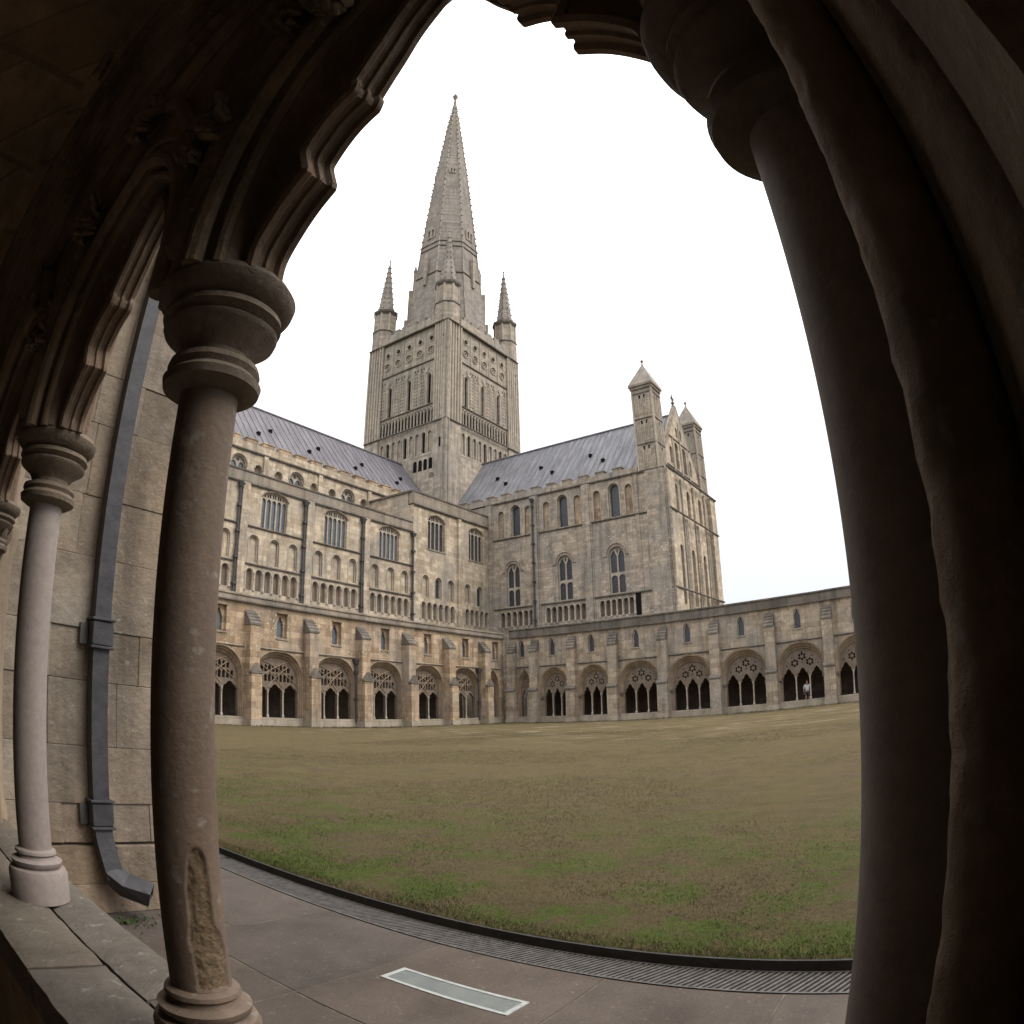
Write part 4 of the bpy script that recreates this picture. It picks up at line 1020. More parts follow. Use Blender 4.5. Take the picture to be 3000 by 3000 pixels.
# corner turrets with crocketed spirelets
def crocket_mesh():
    return MB().lathe(0, 0, [(.02, -.12), (.12, -.04), (.15, .06), (.06, .16)], 5).mesh('crocket', M['spire'])
def pinnacle(cx_, cy_):
    o = ob('corner_turret', MB().lathe(cx_, cy_, [(1.5, Z(43.6)), (1.5, Z(46.2)), (1.36, Z(46.4)), (1.36, Z(49.0))], 8, a0=R(22.5)).mesh('corner_turret', M['tower']), tw)
    for k in range(8):
        a = R(22.5) + k * math.pi / 4
        ob('corner_shaft', share('ptsh', lambda: MB().lathe(0, 0, [(.13, Z(43.7)), (.13, Z(49.0))], 6).mesh('corner_shaft', M['mull'], smooth=True)), o, (cx_ + 1.34 * math.cos(a), cy_ + 1.34 * math.sin(a), 0))
    ob('turret_cornice', MB().lathe(cx_, cy_, [(1.4, Z(48.8)), (1.6, Z(49.1)), (1.62, Z(49.35)), (1.2, Z(49.45))], 8, a0=R(22.5)).lathe(cx_, cy_, [(1.52, Z(46.1)), (1.6, Z(46.25)), (1.4, Z(46.4))], 8, a0=R(22.5)).mesh('turret_cornice', M['dark_coping']), o)
    zb, zt, rb = Z(49.3), Z(58.1), 1.1
    ob('spirelet', MB().lathe(cx_, cy_, [(rb, zb), (.06, zt)], 8, a0=R(22.5)).lathe(cx_, cy_, [(.05, zt - .1), (.14, zt + .05), (.04, zt + .3)], 6).mesh('spirelet', M['spire']), o)
    for k in range(8):
        a = R(22.5) + k * math.pi / 4
        for j in range(9):
            fz = (j + .7) / 10; rr = rb + (.06 - rb) * fz
            ob('crocket', share('crk_s', lambda: MB().lathe(0, 0, [(.02, -.09), (.085, -.03), (.1, .05), (.03, .12)], 5).mesh('crocket', M['spire'])), o, (cx_ + (rr + .03) * math.cos(a), cy_ + (rr + .03) * math.sin(a), zb + (zt - zb) * fz)) if (j < 9 and k % 2 == 0 or k in (3, 5)) else None
i1 = 1.15
for (px, py) in ((i1, i1), (i1, TWY - i1), (TWX - i1, i1), (TWX - i1, TWY - i1)): pinnacle(px, py)
# spire
sx, sy_ = TWX / 2, TWY / 2 - .05
c8 = 1 / math.cos(R(22.5))
prof = [(5.05, 43.5), (4.85, 46.5), (4.55, 50.0), (4.2, 53.8), (4.0, 56.2), (3.62, 60.8), (2.95, 68.0), (2.30, 75.0), (1.78, 79.6), (1.36, 83.8), (.62, 90.5), (.22, 95.0), (.12, 95.6)]
spire = ob('spire', MB().lathe(sx, sy_, [(r * S * c8, Z(z)) for r, z in prof], 8, a0=R(22.5)).mesh('spire', M['spire']), tw)
def spr(z):
    for (r0, z0), (r1, z1) in zip(prof[:-1], prof[1:]):
        if z0 <= z <= z1: return (r0 + (r1 - r0) * (z - z0) / (z1 - z0)) * S
for k in range(8):
    a = R(22.5) + k * math.pi / 4
    mb = MB(); mb.tube([(sx + spr(z) * c8 * math.cos(a), sy_ + spr(z) * c8 * math.sin(a), Z(z)) for z in (46.6, 54, 61, 68, 75, 83.7, 90.4)], .1, 5)
    ob('spire_rib', mb.mesh('spire_rib', M['tower']), spire)
    if k in (1, 2, 3, 4, 5, 6, 7):
        for j in range(26):
            z = 59.6 + j * 1.32
            if z > 94: break
            rr = spr(z) * c8 + .12
            ob('crocket', share('crk', crocket_mesh), spire, (sx + rr * math.cos(a), sy_ + rr * math.sin(a), Z(z)))
ob('spire_finial', MB().lathe(sx, sy_, [(.12, Z(95.2)), (.2, Z(95.5)), (.42, Z(96.1)), (.46, Z(96.5)), (.2, Z(97.1)), (.06, Z(97.4)), (.04, Z(98.6))], 8).mesh('spire_finial', M['spire'], smooth=True), spire)
ob('weathervane', MB().box(sx - .45, sx + .4, sy_ - .02, sy_ + .02, Z(99.0), Z(99.25)).box(sx - .02, sx + .02, sy_ - .02, sy_ + .02, Z(98.4), Z(99.7)).mesh('weathervane', M['ipipe']), spire)
def lucarne(ang, z, hgt, wid):
    d = Vector((math.cos(ang), math.sin(ang))); r0 = spr(z)
    ax, ay = sx + d.x * r0, sy_ + d.y * r0
    rz = ang + R(90)
    mb = MB().plate([(-wid, 0), (wid, 0), (wid, hgt * .62), (0, hgt), (-wid, hgt * .62)], [arch_poly(-wid * .42, wid * .24, .15, hgt * .5, wid * .24, 'pointed', 6), arch_poly(wid * .42, wid * .24, .15, hgt * .5, wid * .24, 'pointed', 6)], -.12, .55)
    o = ob('spire_window', mb.mesh('spire_window', M['tower']), spire, (ax, ay, Z(z)), rz)
    ob('shade_backing', MB().box(-wid * .8, wid * .8, .2, .24, .05, hgt * .75).mesh('shade_backing', M['black']), o)  # black sheet in place of the dark inside the spire
for k in range(4): lucarne(k * math.pi / 2, 60.9, 2.5, .72)
for k in range(4): lucarne(k * math.pi / 2 + math.pi / 4, 74.4, 1.55, .5)
# stepped buttresses and little pinnacles round the foot of the spire
for k in range(4):
    a = R(45) + k * math.pi / 2
    for (r, wd, z0, z1) in ((4.85, 1.2, 43.5, 48.6), (4.45, 1.0, 48.6, 53.4)):
        cxx, cyy = sx + r * S * math.cos(a) * .93, sy_ + r * S * math.sin(a) * .93
        me = MB().box(-.9, .9, -wd / 2, wd / 2, Z(z0), Z(z1)).mesh('foot_buttress', M['tower'])
        ob('foot_buttress', me, spire, (cxx, cyy, 0), a)
for k in range(8):
    a = k * math.pi / 4
    r = 4.32 * S
    o = ob('foot_pinnacle', share('fp', lambda: MB().box(-.22, .22, -.22, .22, Z(52.5), Z(56.8)).add([(-.25, -.25, Z(56.8)), (.25, -.25, Z(56.8)), (.25, .25, Z(56.8)), (-.25, .25, Z(56.8)), (0, 0, Z(58.2))], [(0, 1, 4), (1, 2, 4), (2, 3, 4), (3, 0, 4)]).mesh('foot_pinnacle', M['tower'])), spire, (sx + r * math.cos(a) * (1.0), sy_ + r * math.sin(a), 0), a)
for (z, q) in ((54.2, .12), (58.9, .10), (59.8, .08)):
    rr = spr(z) * c8 + .04
    ob('string_course', MB().tube([(sx + rr * math.cos(R(22.5) + i * math.pi / 4), sy_ + rr * math.sin(R(22.5) + i * math.pi / 4), Z(z)) for i in range(8)], q, 6, closed=True).mesh('string_course', M['dark_coping']), spire)
# ------------------------------------------------------------------ near window arcade of the west walk
AX = 0.53
arc = thing('window_arcade', 'near dark cloister window with cusped arches, brown columns and sill framing the view', 'arcade', (AX, 0, 0), R(90))
YC = [0.0, 1.013, 2.064, 3.10]
CAPP = [(.055, 1.885), (.075, 1.888), (.091, 1.898), (.094, 1.912), (.083, 1.924), (.089, 1.934), (.086, 1.945), (.066, 1.951), (.064, 1.965), (.078, 1.984), (.108, 2.004), (.112, 2.014), (.100, 2.022), (.117, 2.033), (.115, 2.045), (.100, 2.051), (.119, 2.058), (.134, 2.073), (.138, 2.089), (.129, 2.104), (.10, 2.112)]
BASP = [(.097, .70), (.098, .785), (.092, .800), (.074, .806), (.083, .814), (.085, .826), (.066, .834), (.062, .842), (.069, .849), (.067, .857), (.055, .863)]
def rough_dist(amp, ph=0):
    import mathutils.noise as mn_
    def d(r, a, z):
        p = Vector((math.cos(a) * r * 20, math.sin(a) * r * 20, z * 20 + ph))
        n_ = mn_.noise(p * 2.2); pit = min(0, mn_.noise(p * 1.1 + Vector((5, 5, 5))) + .15)
        return r + amp * .02 * mn_.noise(p * .25) + amp * .035 * n_ + amp * .035 * mn_.noise(p * 5) + amp * .09 * pit
    return d
def rnd_dist(amp, f, ph=0):
    def d(r, a, z): return r * (1 + amp * math.sin(3 * a + f * z + ph) + amp * .7 * math.sin(7 * a - f * 1.7 * z + ph))
    return d
shaft_me = MB().lathe(0, 0, [(.0548, .855 + i * .0345) for i in range(31)], 48, cap=False, dist=rnd_dist(.004, 4)).mesh('column', M['col'], smooth=True)
shaft_pale = shaft_me.copy(); shaft_pale.materials[0] = M['colpale']
# column with the broken patch
def broken_shaft():
    import mathutils.noise as mn
    seg = 120; zs_ = [.855 + i * .0035 for i in range(84)] + [1.152 + i * .034 for i in range(23)]
    base = R(-117.5) - R(90)        # local frame is rotated by 90 degrees
    mb = MB(); mask = {}
    def inside(a, z):
        d = (a - base + math.pi) % (2 * math.pi) - math.pi
        lat = math.degrees(d)
        n = mn.noise(Vector((lat * .08, z * 30, 3.3))) * 4
        if 1.0 <= z <= 1.128:
            w = math.sqrt(max(0, 1 - ((z - 1.0) / .128) ** 4)) * 23; c = 15
        elif .868 < z < 1.0:
            w = 23 + 12 * min(1, (1.0 - z) / .04); c = 14 + 12 * min(1, (1.0 - z) / .06)
        else: return 0
        e = (w + n - abs(lat - c))
        return max(0, min(1, e / 2.5))
    def dist(r, a, z):
        m_ = inside(a, z)
        if m_ <= 0: return r * (1 + .003 * math.sin(3 * a + 4 * z))
        p = Vector((a * 4, z * 60, 1.7))
        return r - m_ * (.005 + .0035 * (mn.noise(p * 1.0) + .6 * mn.noise(p * 2.7) + .5 * mn.noise(p * 6)))
    mb.lathe(0, 0, [(.0548, z) for z in zs_], seg, cap=False, dist=dist)
    me = mb.mesh('column', M['col'], smooth=False); me.materials.append(M['rough'])
    for p in me.polygons:
        c = p.center
        if inside(math.atan2(c.y, c.x), c.z) > .45: p.material_index = 1
    me.shade_smooth()
    return me
cap_me = MB().lathe(0, 0, CAPP, 56, dist=rnd_dist(.006, 20)).mesh('capital', M['cap'], smooth=True)
bas_me = MB().lathe(0, 0, BASP, 48, dist=rnd_dist(.008, 15, 2)).mesh('base', M['col'], smooth=True)
cap_p = cap_me.copy(); bas_p = bas_me.copy(); bas_p.materials[0] = M['colpale']
for i, y in enumerate(YC):
    me = [shaft_pale, broken_shaft(), shaft_pale, shaft_me][i]  # first shaft gets pale stone so its colour stands in for light
    lab = ['slim shaft in shade against the right-hand pier', 'brown column with a long broken rough patch near its foot', 'pale smooth column nearest the drainpipe', None][i]
    o = ob('column', me, arc, (y, 0, 0), label=lab)
    ob('capital', cap_me, o, (0, 0, 0)); ob('base', bas_p if i == 2 else bas_me, o, (0, 0, 0))
# cusped light heads
HALF = [(.385, 2.095), (.378, 2.14), (.345, 2.185), (.305, 2.225), (.262, 2.255), (.270, 2.275), (.283, 2.32), (.268, 2.35), (.235, 2.385), (.205, 2.405), (.172, 2.418), (.168, 2.435), (.172, 2.455), (.150, 2.495), (.118, 2.55), (.076, 2.63), (0, 2.73)]
def lobed(pts, cuts, k=5):
    out_ = []
    segs = [pts[a:b + 1] for a, b in zip([0] + cuts, cuts + [len(pts) - 1])]
    for sg in segs:
        for i in range(len(sg) - 1):
            p0 = sg[max(0, i - 1)]; p1 = sg[i]; p2 = sg[i + 1]; p3_ = sg[min(len(sg) - 1, i + 2)]
            for q in range(k):
                t_ = q / k
                out_.append(tuple(.5 * ((2 * p1[d]) + (-p0[d] + p2[d]) * t_ + (2 * p0[d] - 5 * p1[d] + 4 * p2[d] - p3_[d]) * t_ ** 2 + (-p0[d] + 3 * p1[d] - 3 * p2[d] + p3_[d]) * t_ ** 3) for d in (0, 1)))
    out_.append(pts[-1]); return out_
HALF = lobed(HALF, [4, 10])
mids = [(a + b) / 2 for a, b in zip(YC[:-1], YC[1:])]
def light_poly(c, grow=0.0, cusp=True):
    if cusp:
        r = [(c + x + grow, z) for x, z in HALF[:-1]] + [(c, HALF[-1][1] + grow)] + [(c - x - grow, z) for x, z in HALF[:-1]][::-1]
    else:
        h = .395 + grow; r = arch_top(c, h, 2.095, .64 + grow * 1.2, 'pointed', 20)
    return r
CY0 = 1.55
def big_arch(h, rise, n=36): return arch_top(CY0, h, 2.56, rise - .5, 'pointed', n)
outerp = [(-.10, 2.095), (3.2, 2.095)] + [p for p in big_arch(1.66, 1.75) if p[1] > 2.1]
def head_plate(name, y0, y1, cusp, grow, mat, parent, zb=2.096):
    # build as solid minus lights, each light cut open at the bottom
    outer = [(-.12, zb)]
    for c in mids:
        lp = light_poly(c, grow, cusp)[::-1]
        lp = [(x, max(z, zb)) for x, z in lp]
        outer += lp
    outer += [(3.22, zb)] + [p for p in big_arch(1.68, 1.76) if p[1] > zb + .01]
    me = MB().plate(outer, (), y0, y1).mesh(name, mat)
    return ob(name, me, parent)
head_plate('cusped_tracery', -.03, .03, True, 0, M['soffit'], arc)
o = head_plate('tracery_moulding', .028, .075, False, 0.01, M['soffit'], arc, 2.10)
head_plate('outer_tracery_moulding', -.075, -.028, False, .075, M['soffit'], arc, 2.104)
head_plate('tracery_moulding', .072, .115, False, .045, M['inside'], arc, 2.104)
for c in mids:
    for (y, r) in ((-.031, .012), (.031, .012), (0, .008)):
        ob('cusp_roll', MB().tube([(p[0], y, p[1]) for p in light_poly(c, 0, True)], r, 6).mesh('cusp_roll', M['soffit'], smooth=True), arc)
    for (g, y, r) in ((.055, .12, .022), (.02, .085, .014), (.115, .118, .013), (.1, -.08, .014)):
        ob('roll_moulding', MB().tube([(p[0], y, p[1]) for p in light_poly(c, g, False)], r, 8).mesh('roll_moulding', M['inside'] if y > 0 else M['soffit'], smooth=True), arc)
# carved knots hanging between the light heads, inner side
def carved_knot(seed, r=.085):
    rn = random.Random(seed); mb = MB()
    for k in range(15):
        th = rn.uniform(0, 6.28); ph = rn.uniform(-1, 1)
        cx_, cz_ = r * .6 * math.cos(th), r * .7 * math.sin(th)
        pts = [(cx_ + .03 * math.cos(a + th), .02 * math.sin(a * 2) - .03 + ph * .02, cz_ + .035 * math.sin(a)) for a in [q * .7 for q in range(8)]]
        mb.tube(pts, [.005 + .010 * math.sin(q / 7 * math.pi) for q in range(8)], 6)
    return mb.mesh('carved_knot', M['inside'], smooth=True)
for (u, z) in ((YC[1] - .03, 2.42), (YC[2] - .05, 2.42), (YC[1] - .22, 2.72), (YC[2] - .25, 2.72), (1.55, 2.95), (.62, 2.62)):
    ob('carved_knot', carved_knot(int(u * 100 + z * 10)), arc, (u, .20, z))
# blind panels and crossing bars above the lights
for k, (pts) in enumerate([
        [(0.06, 2.15), (.22, 2.5), (.5, 2.86), (.95, 3.2), (1.5, 3.5)], [(3.04, 2.15), (2.88, 2.5), (2.6, 2.86), (2.15, 3.2), (1.6, 3.5)],
        [(1.013, 2.15), (1.12, 2.55), (1.4, 2.95), (1.75, 3.2), (2.3, 3.35)], [(2.064, 2.15), (1.95, 2.55), (1.7, 2.95), (1.35, 3.2), (.8, 3.35)],
        [(1.013, 2.15), (.92, 2.5), (.7, 2.85), (.45, 3.05)], [(2.064, 2.15), (2.15, 2.5), (2.4, 2.85), (2.65, 3.05)]]):
    pp = []
    for a, b in zip(pts[:-1], pts[1:]):
        for q in range(4): pp.append((a[0] + (b[0] - a[0]) * q / 4, .13, a[1] + (b[1] - a[1]) * q / 4))
    pp.append((pts[-1][0], .13, pts[-1][1]))
    ob('tracery_bar', MB().tube(pp, .026, 8).tube([(x, y + .02, z) for x, y, z in pp], .012, 6).mesh('tracery_bar', M['inside'], smooth=True), arc)
# main arch mouldings and jamb shafts, inner side
for j, (h, rs_, y, r, mt) in enumerate(((1.60, 1.66, .12, .035, 'inside'), (1.645, 1.72, .155, .022, 'inside'), (1.70, 1.78, .165, .038, 'inside'), (1.76, 1.86, .195, .02, 'inside'), (1.82, 1.94, .20, .042, 'inside'), (1.90, 2.05, .235, .022, 'inside'), (1.99, 2.15, .24, .05, 'inside'))):
    pts = [(CY0 + h, .12 if j > 2 else .74)] + arch_top(CY0, h, 2.56, rs_ - .42, 'pointed', 36) + [(CY0 - h, .12 if j > 2 else .74)]
    ob('arch_moulding', MB().tube([(p[0], y, p[1]) for p in pts], r, 10).mesh('arch_moulding', M[mt], smooth=True), arc)
# stepped splay of the arch: sweep between curves
def splay(name, curves, mat):
    mb = MB(); rows = []
    for (h, rs_, y) in curves:
        rows.append([(p[0], y, p[1]) for p in [(CY0 + h, 0)] + arch_top(CY0, h, 2.56, rs_ - .42, 'pointed', 36) + [(CY0 - h, 0)]])
    n = len(rows[0]); vs = [p for r in rows for p in r]
    mb.add(vs, [(i * n + k, i * n + k + 1, (i + 1) * n + k + 1, (i + 1) * n + k) for i in range(len(rows) - 1) for k in range(n - 1)])
    ob(name, mb.mesh(name, mat, smooth=True), arc)
splay('arch_splay', [(1.585, 1.64, .09), (1.60, 1.66, .14), (1.66, 1.73, .14), (1.68, 1.76, .175), (1.74, 1.83, .175), (1.77, 1.87, .205), (1.86, 1.98, .205), (1.88, 2.02, .235)], M['inside'])
splay('outer_arch_splay', [(1.60, 1.66, -.06), (1.70, 1.78, -.10), (1.72, 1.80, -.14), (1.80, 1.92, -.14), (1.84, 1.98, -.19)], M['arch'])
# wall above and beside the arch
holes = [arch_poly(CY0, 1.845, 0.58, 2.56, 1.56, 'pointed', 36)]
holes += [arch_poly(c_, 1.6, .7, 2.3, 1.5, 'pointed', 20) for c_ in (-3.4, -7.9)]
ob('outer_wall', MB().plate([(-10, 0), (4.25, 0), (4.25, 6.66), (-10, 6.66)], holes, -.19, .0).mesh('outer_wall', M['range']), arc)
holes = [arch_poly(CY0, 1.87, 0.0, 2.56, 1.59, 'pointed', 36)]
holes += [arch_poly(c_, 1.6, .7, 2.3, 1.5, 'pointed', 20) for c_ in (-3.4, -7.9, 6.3, 10.45)]
ob('inner_wall', MB().plate([(-10, -.02), (12.4, -.02), (12.4, 5.2), (-10, 5.2)], holes, .02, .235).mesh('inner_wall', M['inside']), arc)
for s_, nm in ((-1, 'pier'), (1, 'pier')):
    a, b = ((-.42, -.05) if s_ < 0 else (3.155, 3.5))
    ob(nm, MB().box(a, b, -.12, .13, 0, 2.2).mesh(nm, M['inside'] if s_ < 0 else M['arch']), arc)
# clustered shafts of the right-hand pier, towards the walk
for (u, y, r) in ((-.038, .195, .028), (-.115, .235, .05), (-.19, .30, .03), (-.26, .31, .055), (-.36, .34, .035), (-.45, .40, .07), (-.58, .36, .035), (3.16, .20, .05), (3.24, .25, .028), (3.33, .28, .06), (3.5, .38, .07)):
    ob('pier_shaft', MB().lathe(u, y, [(r * 1.35, 0), (r * 1.35, .16), (r * 1.1, .2), (r, .22)] + [(r, .24 + .009 * q) for q in range(240)], 64, dist=rough_dist(.042, u * 9)).mesh('pier_shaft', M['inside'], smooth=True), arc)
ob('pier_core', MB().box(-.62, -.09, .12, .36, 0, 2.6).mesh('pier_core', M['inside']), arc)
# outer jamb mouldings beside the buttress
for (u, y, r) in ((3.2, -.05, .045), (3.27, -.1, .03), (3.36, -.13, .05), (-.1, -.08, .045), (-.2, -.13, .04)):
    ob('jamb_shaft', MB().lathe(u, y, [(r * 1.3, .6), (r * 1.3, .74), (r, .8), (r, 1.9), (r * 1.6, 2.0), (r * 1.6, 2.06)], 14, dist=rnd_dist(.03, 9, u * 7)).mesh('jamb_shaft', M['arch'], smooth=True), arc)
ob('leaf_capital', (lambda mb: mb.mesh('leaf_capital', M['cap'], smooth=True))(
    (lambda mb, rn: [mb.tube([(3.14 + .06 * math.cos(a) * (1 + q * .25), .02 + .06 * math.sin(a) * (1 + q * .25), 1.83 + .035 * q + rn.uniform(-.005, .005)) for q in range(6)], [.012, .02, .018, .014, .02, .006], 6) for a in [i * .63 + rn.uniform(-.1, .1) for i in range(10)]] and mb)(MB(), random.Random(4))), arc)
# sill: two rows of worn stones
import mathutils.noise as mnz
def worn_stone(x0, x1, y0, y1, z0, z1, mat, name, seed, edge=.012):
    """subdivided block with a softened uneven top; x along the sill"""
    nx = max(3, int((x1 - x0) / .035)); ny = max(3, int((y1 - y0) / .03))
    vs = []; fs = []
    for j in range(ny + 1):
        for i in range(nx + 1):
            x = x0 + (x1 - x0) * i / nx; y = y0 + (y1 - y0) * j / ny
            ed = min(x - x0, x1 - x, y - y0, y1 - y)
            dz = -.010 * max(0, 1 - ed / .03) ** 1.5 + .004 * mnz.noise(Vector((x * 9, y * 9, seed))) + .003 * mnz.noise(Vector((x * 30, y * 30, seed)))
            w = .004 * mnz.noise(Vector((x * 14, y * 5, seed + 9))) if (j in (0, ny)) else 0
            vs.append((x, y + w, z1 + dz))
    n = len(vs)
    for j in range(ny):
        for i in range(nx):
            a = j * (nx + 1) + i; fs.append((a, a + 1, a + nx + 2, a + nx + 1))
    per = [i for i in range(nx + 1)] + [j * (nx + 1) + nx for j in range(1, ny + 1)] + [ny * (nx + 1) + i for i in range(nx - 1, -1, -1)] + [j * (nx + 1) for j in range(ny - 1, 0, -1)]
    for k in range(len(per)):
        k2 = (k + 1) % len(per); fs.append((per[k2], per[k], n + k, n + k2))
    vs += [(vs[i][0], vs[i][1], z0) for i in per]
    return MB().add(vs, fs).mesh(name, mat, smooth=True)
for k, (a, b) in enumerate(((-.9, .25), (.26, 1.30), (1.31, 2.62), (2.63, 3.6))):
    ob('sill_stone', worn_stone(a, b, -.17, -.012, .58, .698, M['sill'], 'sill_stone', k), arc)
for k, (a, b) in enumerate(((-.9, -.02), (-.01, 1.52), (1.53, 3.6))):
    ob('sill_stone', worn_stone(a, b, .000, .205, .58, .703, M['sill'], 'sill_stone', k + 20), arc)
ob('sill_wall', MB().box(-3.2, 4.2, -.15, .19, -.02, .575).mesh('sill_wall', M['inside']), arc)
ob('sill_wall_outer_face', MB().box(-3.2, 4.2, -.165, -.151, 0, .57).mesh('sill_wall_outer_face', M['slab']), arc)

# ------------------------------------------------------------------ vaulted walk around the camera
walk = thing('vaulted_walk', 'dark stone vault and walls of the cloister walk overhead at the upper left and right', 'vault', (-1.6, 0, 0))
def vz(x, y):
    # x: 0.29 (window wall) .. -3.5 ; pointed profile; y cross vault per bay of 4.6 m centred at 1.55
    hx = 1.9; dx = abs(x + 1.6); dx = min(dx, hx)
    yy = (y - 1.55 + 2.3) % 4.6 - 2.3; hy = 2.3; dy = min(abs(yy), hy)
    def prof(h, d, rise):
        Rr = (h * h + rise * rise) / (2 * h); return math.sqrt(max(0, Rr * Rr - (d + Rr - h) ** 2))
    return 2.25 + max(prof(hx, dx, 2.2), prof(hy, dy, 2.2))
mb = MB(); nx_, ny_ = 44, 180
vs = [(-3.5 + 3.82 * i / nx_ + 1.6, -10 + 22.4 * j / ny_, vz(-3.5 + 3.82 * i / nx_, -10 + 22.4 * j / ny_)) for j in range(ny_ + 1) for i in range(nx_ + 1)]
mb.add(vs, [(j * (nx_ + 1) + i, j * (nx_ + 1) + i + 1, (j + 1) * (nx_ + 1) + i + 1, (j + 1) * (nx_ + 1) + i) for j in range(ny_) for i in range(nx_)])
ob('vault_web', mb.mesh('vault_web', M['vault'], smooth=True), walk)
for yb in (1.55,):
    for sgn in (-1, 1):
        for (xo, yo) in ((1, 1),):
            pts = []
            for q in range(25):
                f = q / 24
                x = .28 - 3.76 * f; y = yb + sgn * (2.3 - 4.6 * f)
                pts.append((x + 1.6, y, vz(x, y) - .05))
            ob('vault_rib', MB().tube(pts, .075, 8).tube([(a, b, c - .07) for a, b, c in pts], .035, 8).mesh('vault_rib', M['vault'], smooth=True), walk)
    pts = [(-3.5 + 3.8 * q / 20 + 1.6, yb, vz(-3.5 + 3.8 * q / 20, yb) - .04) for q in range(21)]
    ob('vault_rib', MB().tube(pts, .06, 8).mesh('vault_rib', M['vault'], smooth=True), walk)
    pts = [(.26 + 1.6, yb - 2.28 + 4.56 * q / 30, vz(.29, yb - 2.28 + 4.56 * q / 30) - .05) for q in range(31)]
    ob('wall_rib', MB().tube(pts, .06, 8).tube([(a - .07, b, c) for a, b, c in pts], .03, 8).mesh('wall_rib', M['vault'], smooth=True), walk)
    for yy in (-2.3, 2.3):
        pts = [(-3.5 + 3.8 * q / 20 + 1.6, yb + yy, vz(-3.5 + 3.8 * q / 20, yb + yy) - .05) for q in range(21)]
        ob('vault_rib', MB().tube(pts, .085, 8).mesh('vault_rib', M['vault'], smooth=True), walk)
ob('back_wall', MB().box(-2.2, -1.9, -10, 12.4, -.1, 5.2).mesh('back_wall', M['vault']), walk)
ob('light_blocking_end', MB().box(-2.2, 1.9, -10.3, -10, -.1, 5.2).mesh('light_blocking_end', M['dark']), walk)  # unseen closure added across the walk to keep the interior dark
ob('light_blocking_end', MB().box(-2.2, 1.85, 12.4, 12.7, -.1, 5.2).mesh('light_blocking_end', M['dark']), walk)  # same added blocker at the far end, shutting out light
ob('roof_slab', MB().box(-2.2, 1.85, -10.3, 12.7, 5.21, 5.4).mesh('roof_slab', M['dark']), walk)
fl = ob('floor', MB().box(-3.8, .3, -10, 12.4, -.12, 0).mesh('floor', M['flag']), None, kind='structure')

# ------------------------------------------------------------------ near buttress of big ashlar blocks
bt = thing('stone_buttress', 'large ashlar buttress behind the drainpipe at the left, with weathered blocks', 'buttress', (1.4, 3.9, 0))
BX0, BX1 = -.72, .78
ob('core', MB().box(BX0, BX1 - .03, .03, .72, 0, 5.4).mesh('core', M['mortar']), bt)
ob('weathering', MB().add([(BX0, -.03, 5.4), (BX1 + .04, -.03, 5.4), (BX1 + .04, .76, 5.4), (BX0, .76, 5.4), (BX0, -.03, 6.4), (BX0, .76, 6.4)], [(0, 3, 2, 1), (0, 1, 4), (3, 5, 2), (1, 2, 5, 4), (0, 4, 5, 3)]).mesh('weathering', M['dark_coping']), bt)
rb = random.Random(11)
courses = [.0, .19, .425]; z = .44
for hgt in (.24, .34, .38, .30, .42, .36, .45, .33, .4, .36, .42, .34, .38, .3):
    courses.append(z + hgt); z += hgt
zz = [0, .19, .425, .44] + [c for c in courses[3:] if c < 5.4]
for i in range(len(zz) - 1):
    z0, z1 = zz[i], zz[i + 1]
    if z1 - z0 < .05: continue
    proud = .035 if z1 < .44 else 0.0
    x = BX0
    while x < BX1 - .02:
        w = rb.uniform(.30, .60)
        if BX1 - (x + w) < .22: w = BX1 - x
        j = rb.uniform(-.008, .006)
        ob('stone', boxmesh(M['block'], .011), bt, (x + w / 2, .05 + j - proud, z0 + .002), 0, scale=(w - .003, .12, z1 - z0 - .003))
        x += w
    y = -.0
    for w in ((.36, .36) if i % 2 else (.24, .48)):
        ob('stone', boxmesh(M['block'], .018), bt, (BX1 - .05, y + w / 2, z0 + .004), 0, scale=(.12, w - .009, z1 - z0 - .009))
        y += w
# ------------------------------------------------------------------ square lead downpipe
dp = thing('drainpipe', 'square grey downpipe with banded collars and a kicked-out shoe beside the pale column', 'drainpipe', (1.418, 3.83, .1))
def sqpath(pts, w, d, name, mat, par):
    vs = []
    for (x, y, z) in pts: vs.append((x, y, z))
    mb = MB(); P = [Vector(p) for p in pts]; n = len(P)
    for i in range(n):
        a = P[max(0, i - 1)]; b = P[min(n - 1, i + 1)]; t_ = (b - a).normalized()
        u = Vector((1, 0, 0)); u = (u - t_ * u.dot(t_)).normalized(); v = t_.cross(u)
        for (p_, q_) in ((-1, -1), (1, -1), (1, 1), (-1, 1)):
            mb.v.append(tuple(P[i] + u * p_ * w / 2 + v * q_ * d / 2))
    for i in range(n - 1):
        for k in range(4):
            mb.f.append((i * 4 + k, i * 4 + (k + 1) % 4, (i + 1) * 4 + (k + 1) % 4, (i + 1) * 4 + k))
    return ob(name, mb.mesh(name, mat, merge=True, bevel=0), par)
sqpath([(0, 0, .42), (0, 0, 5.6)], .105, .085, 'pipe', M['pipe'], dp)
sqpath([(0, 0, .47), (.004, -.012, .38), (.022, -.045, .24), (.035, -.065, .15)], .112, .09, 'shoe', M['pipe'], dp)
sh = sqpath([(.02, -.05, .19), (.085, -.11, .12), (.215, -.20, .075)], .12, .10, 'shoe_spout', M['pipe'], dp)
sh.data.update()
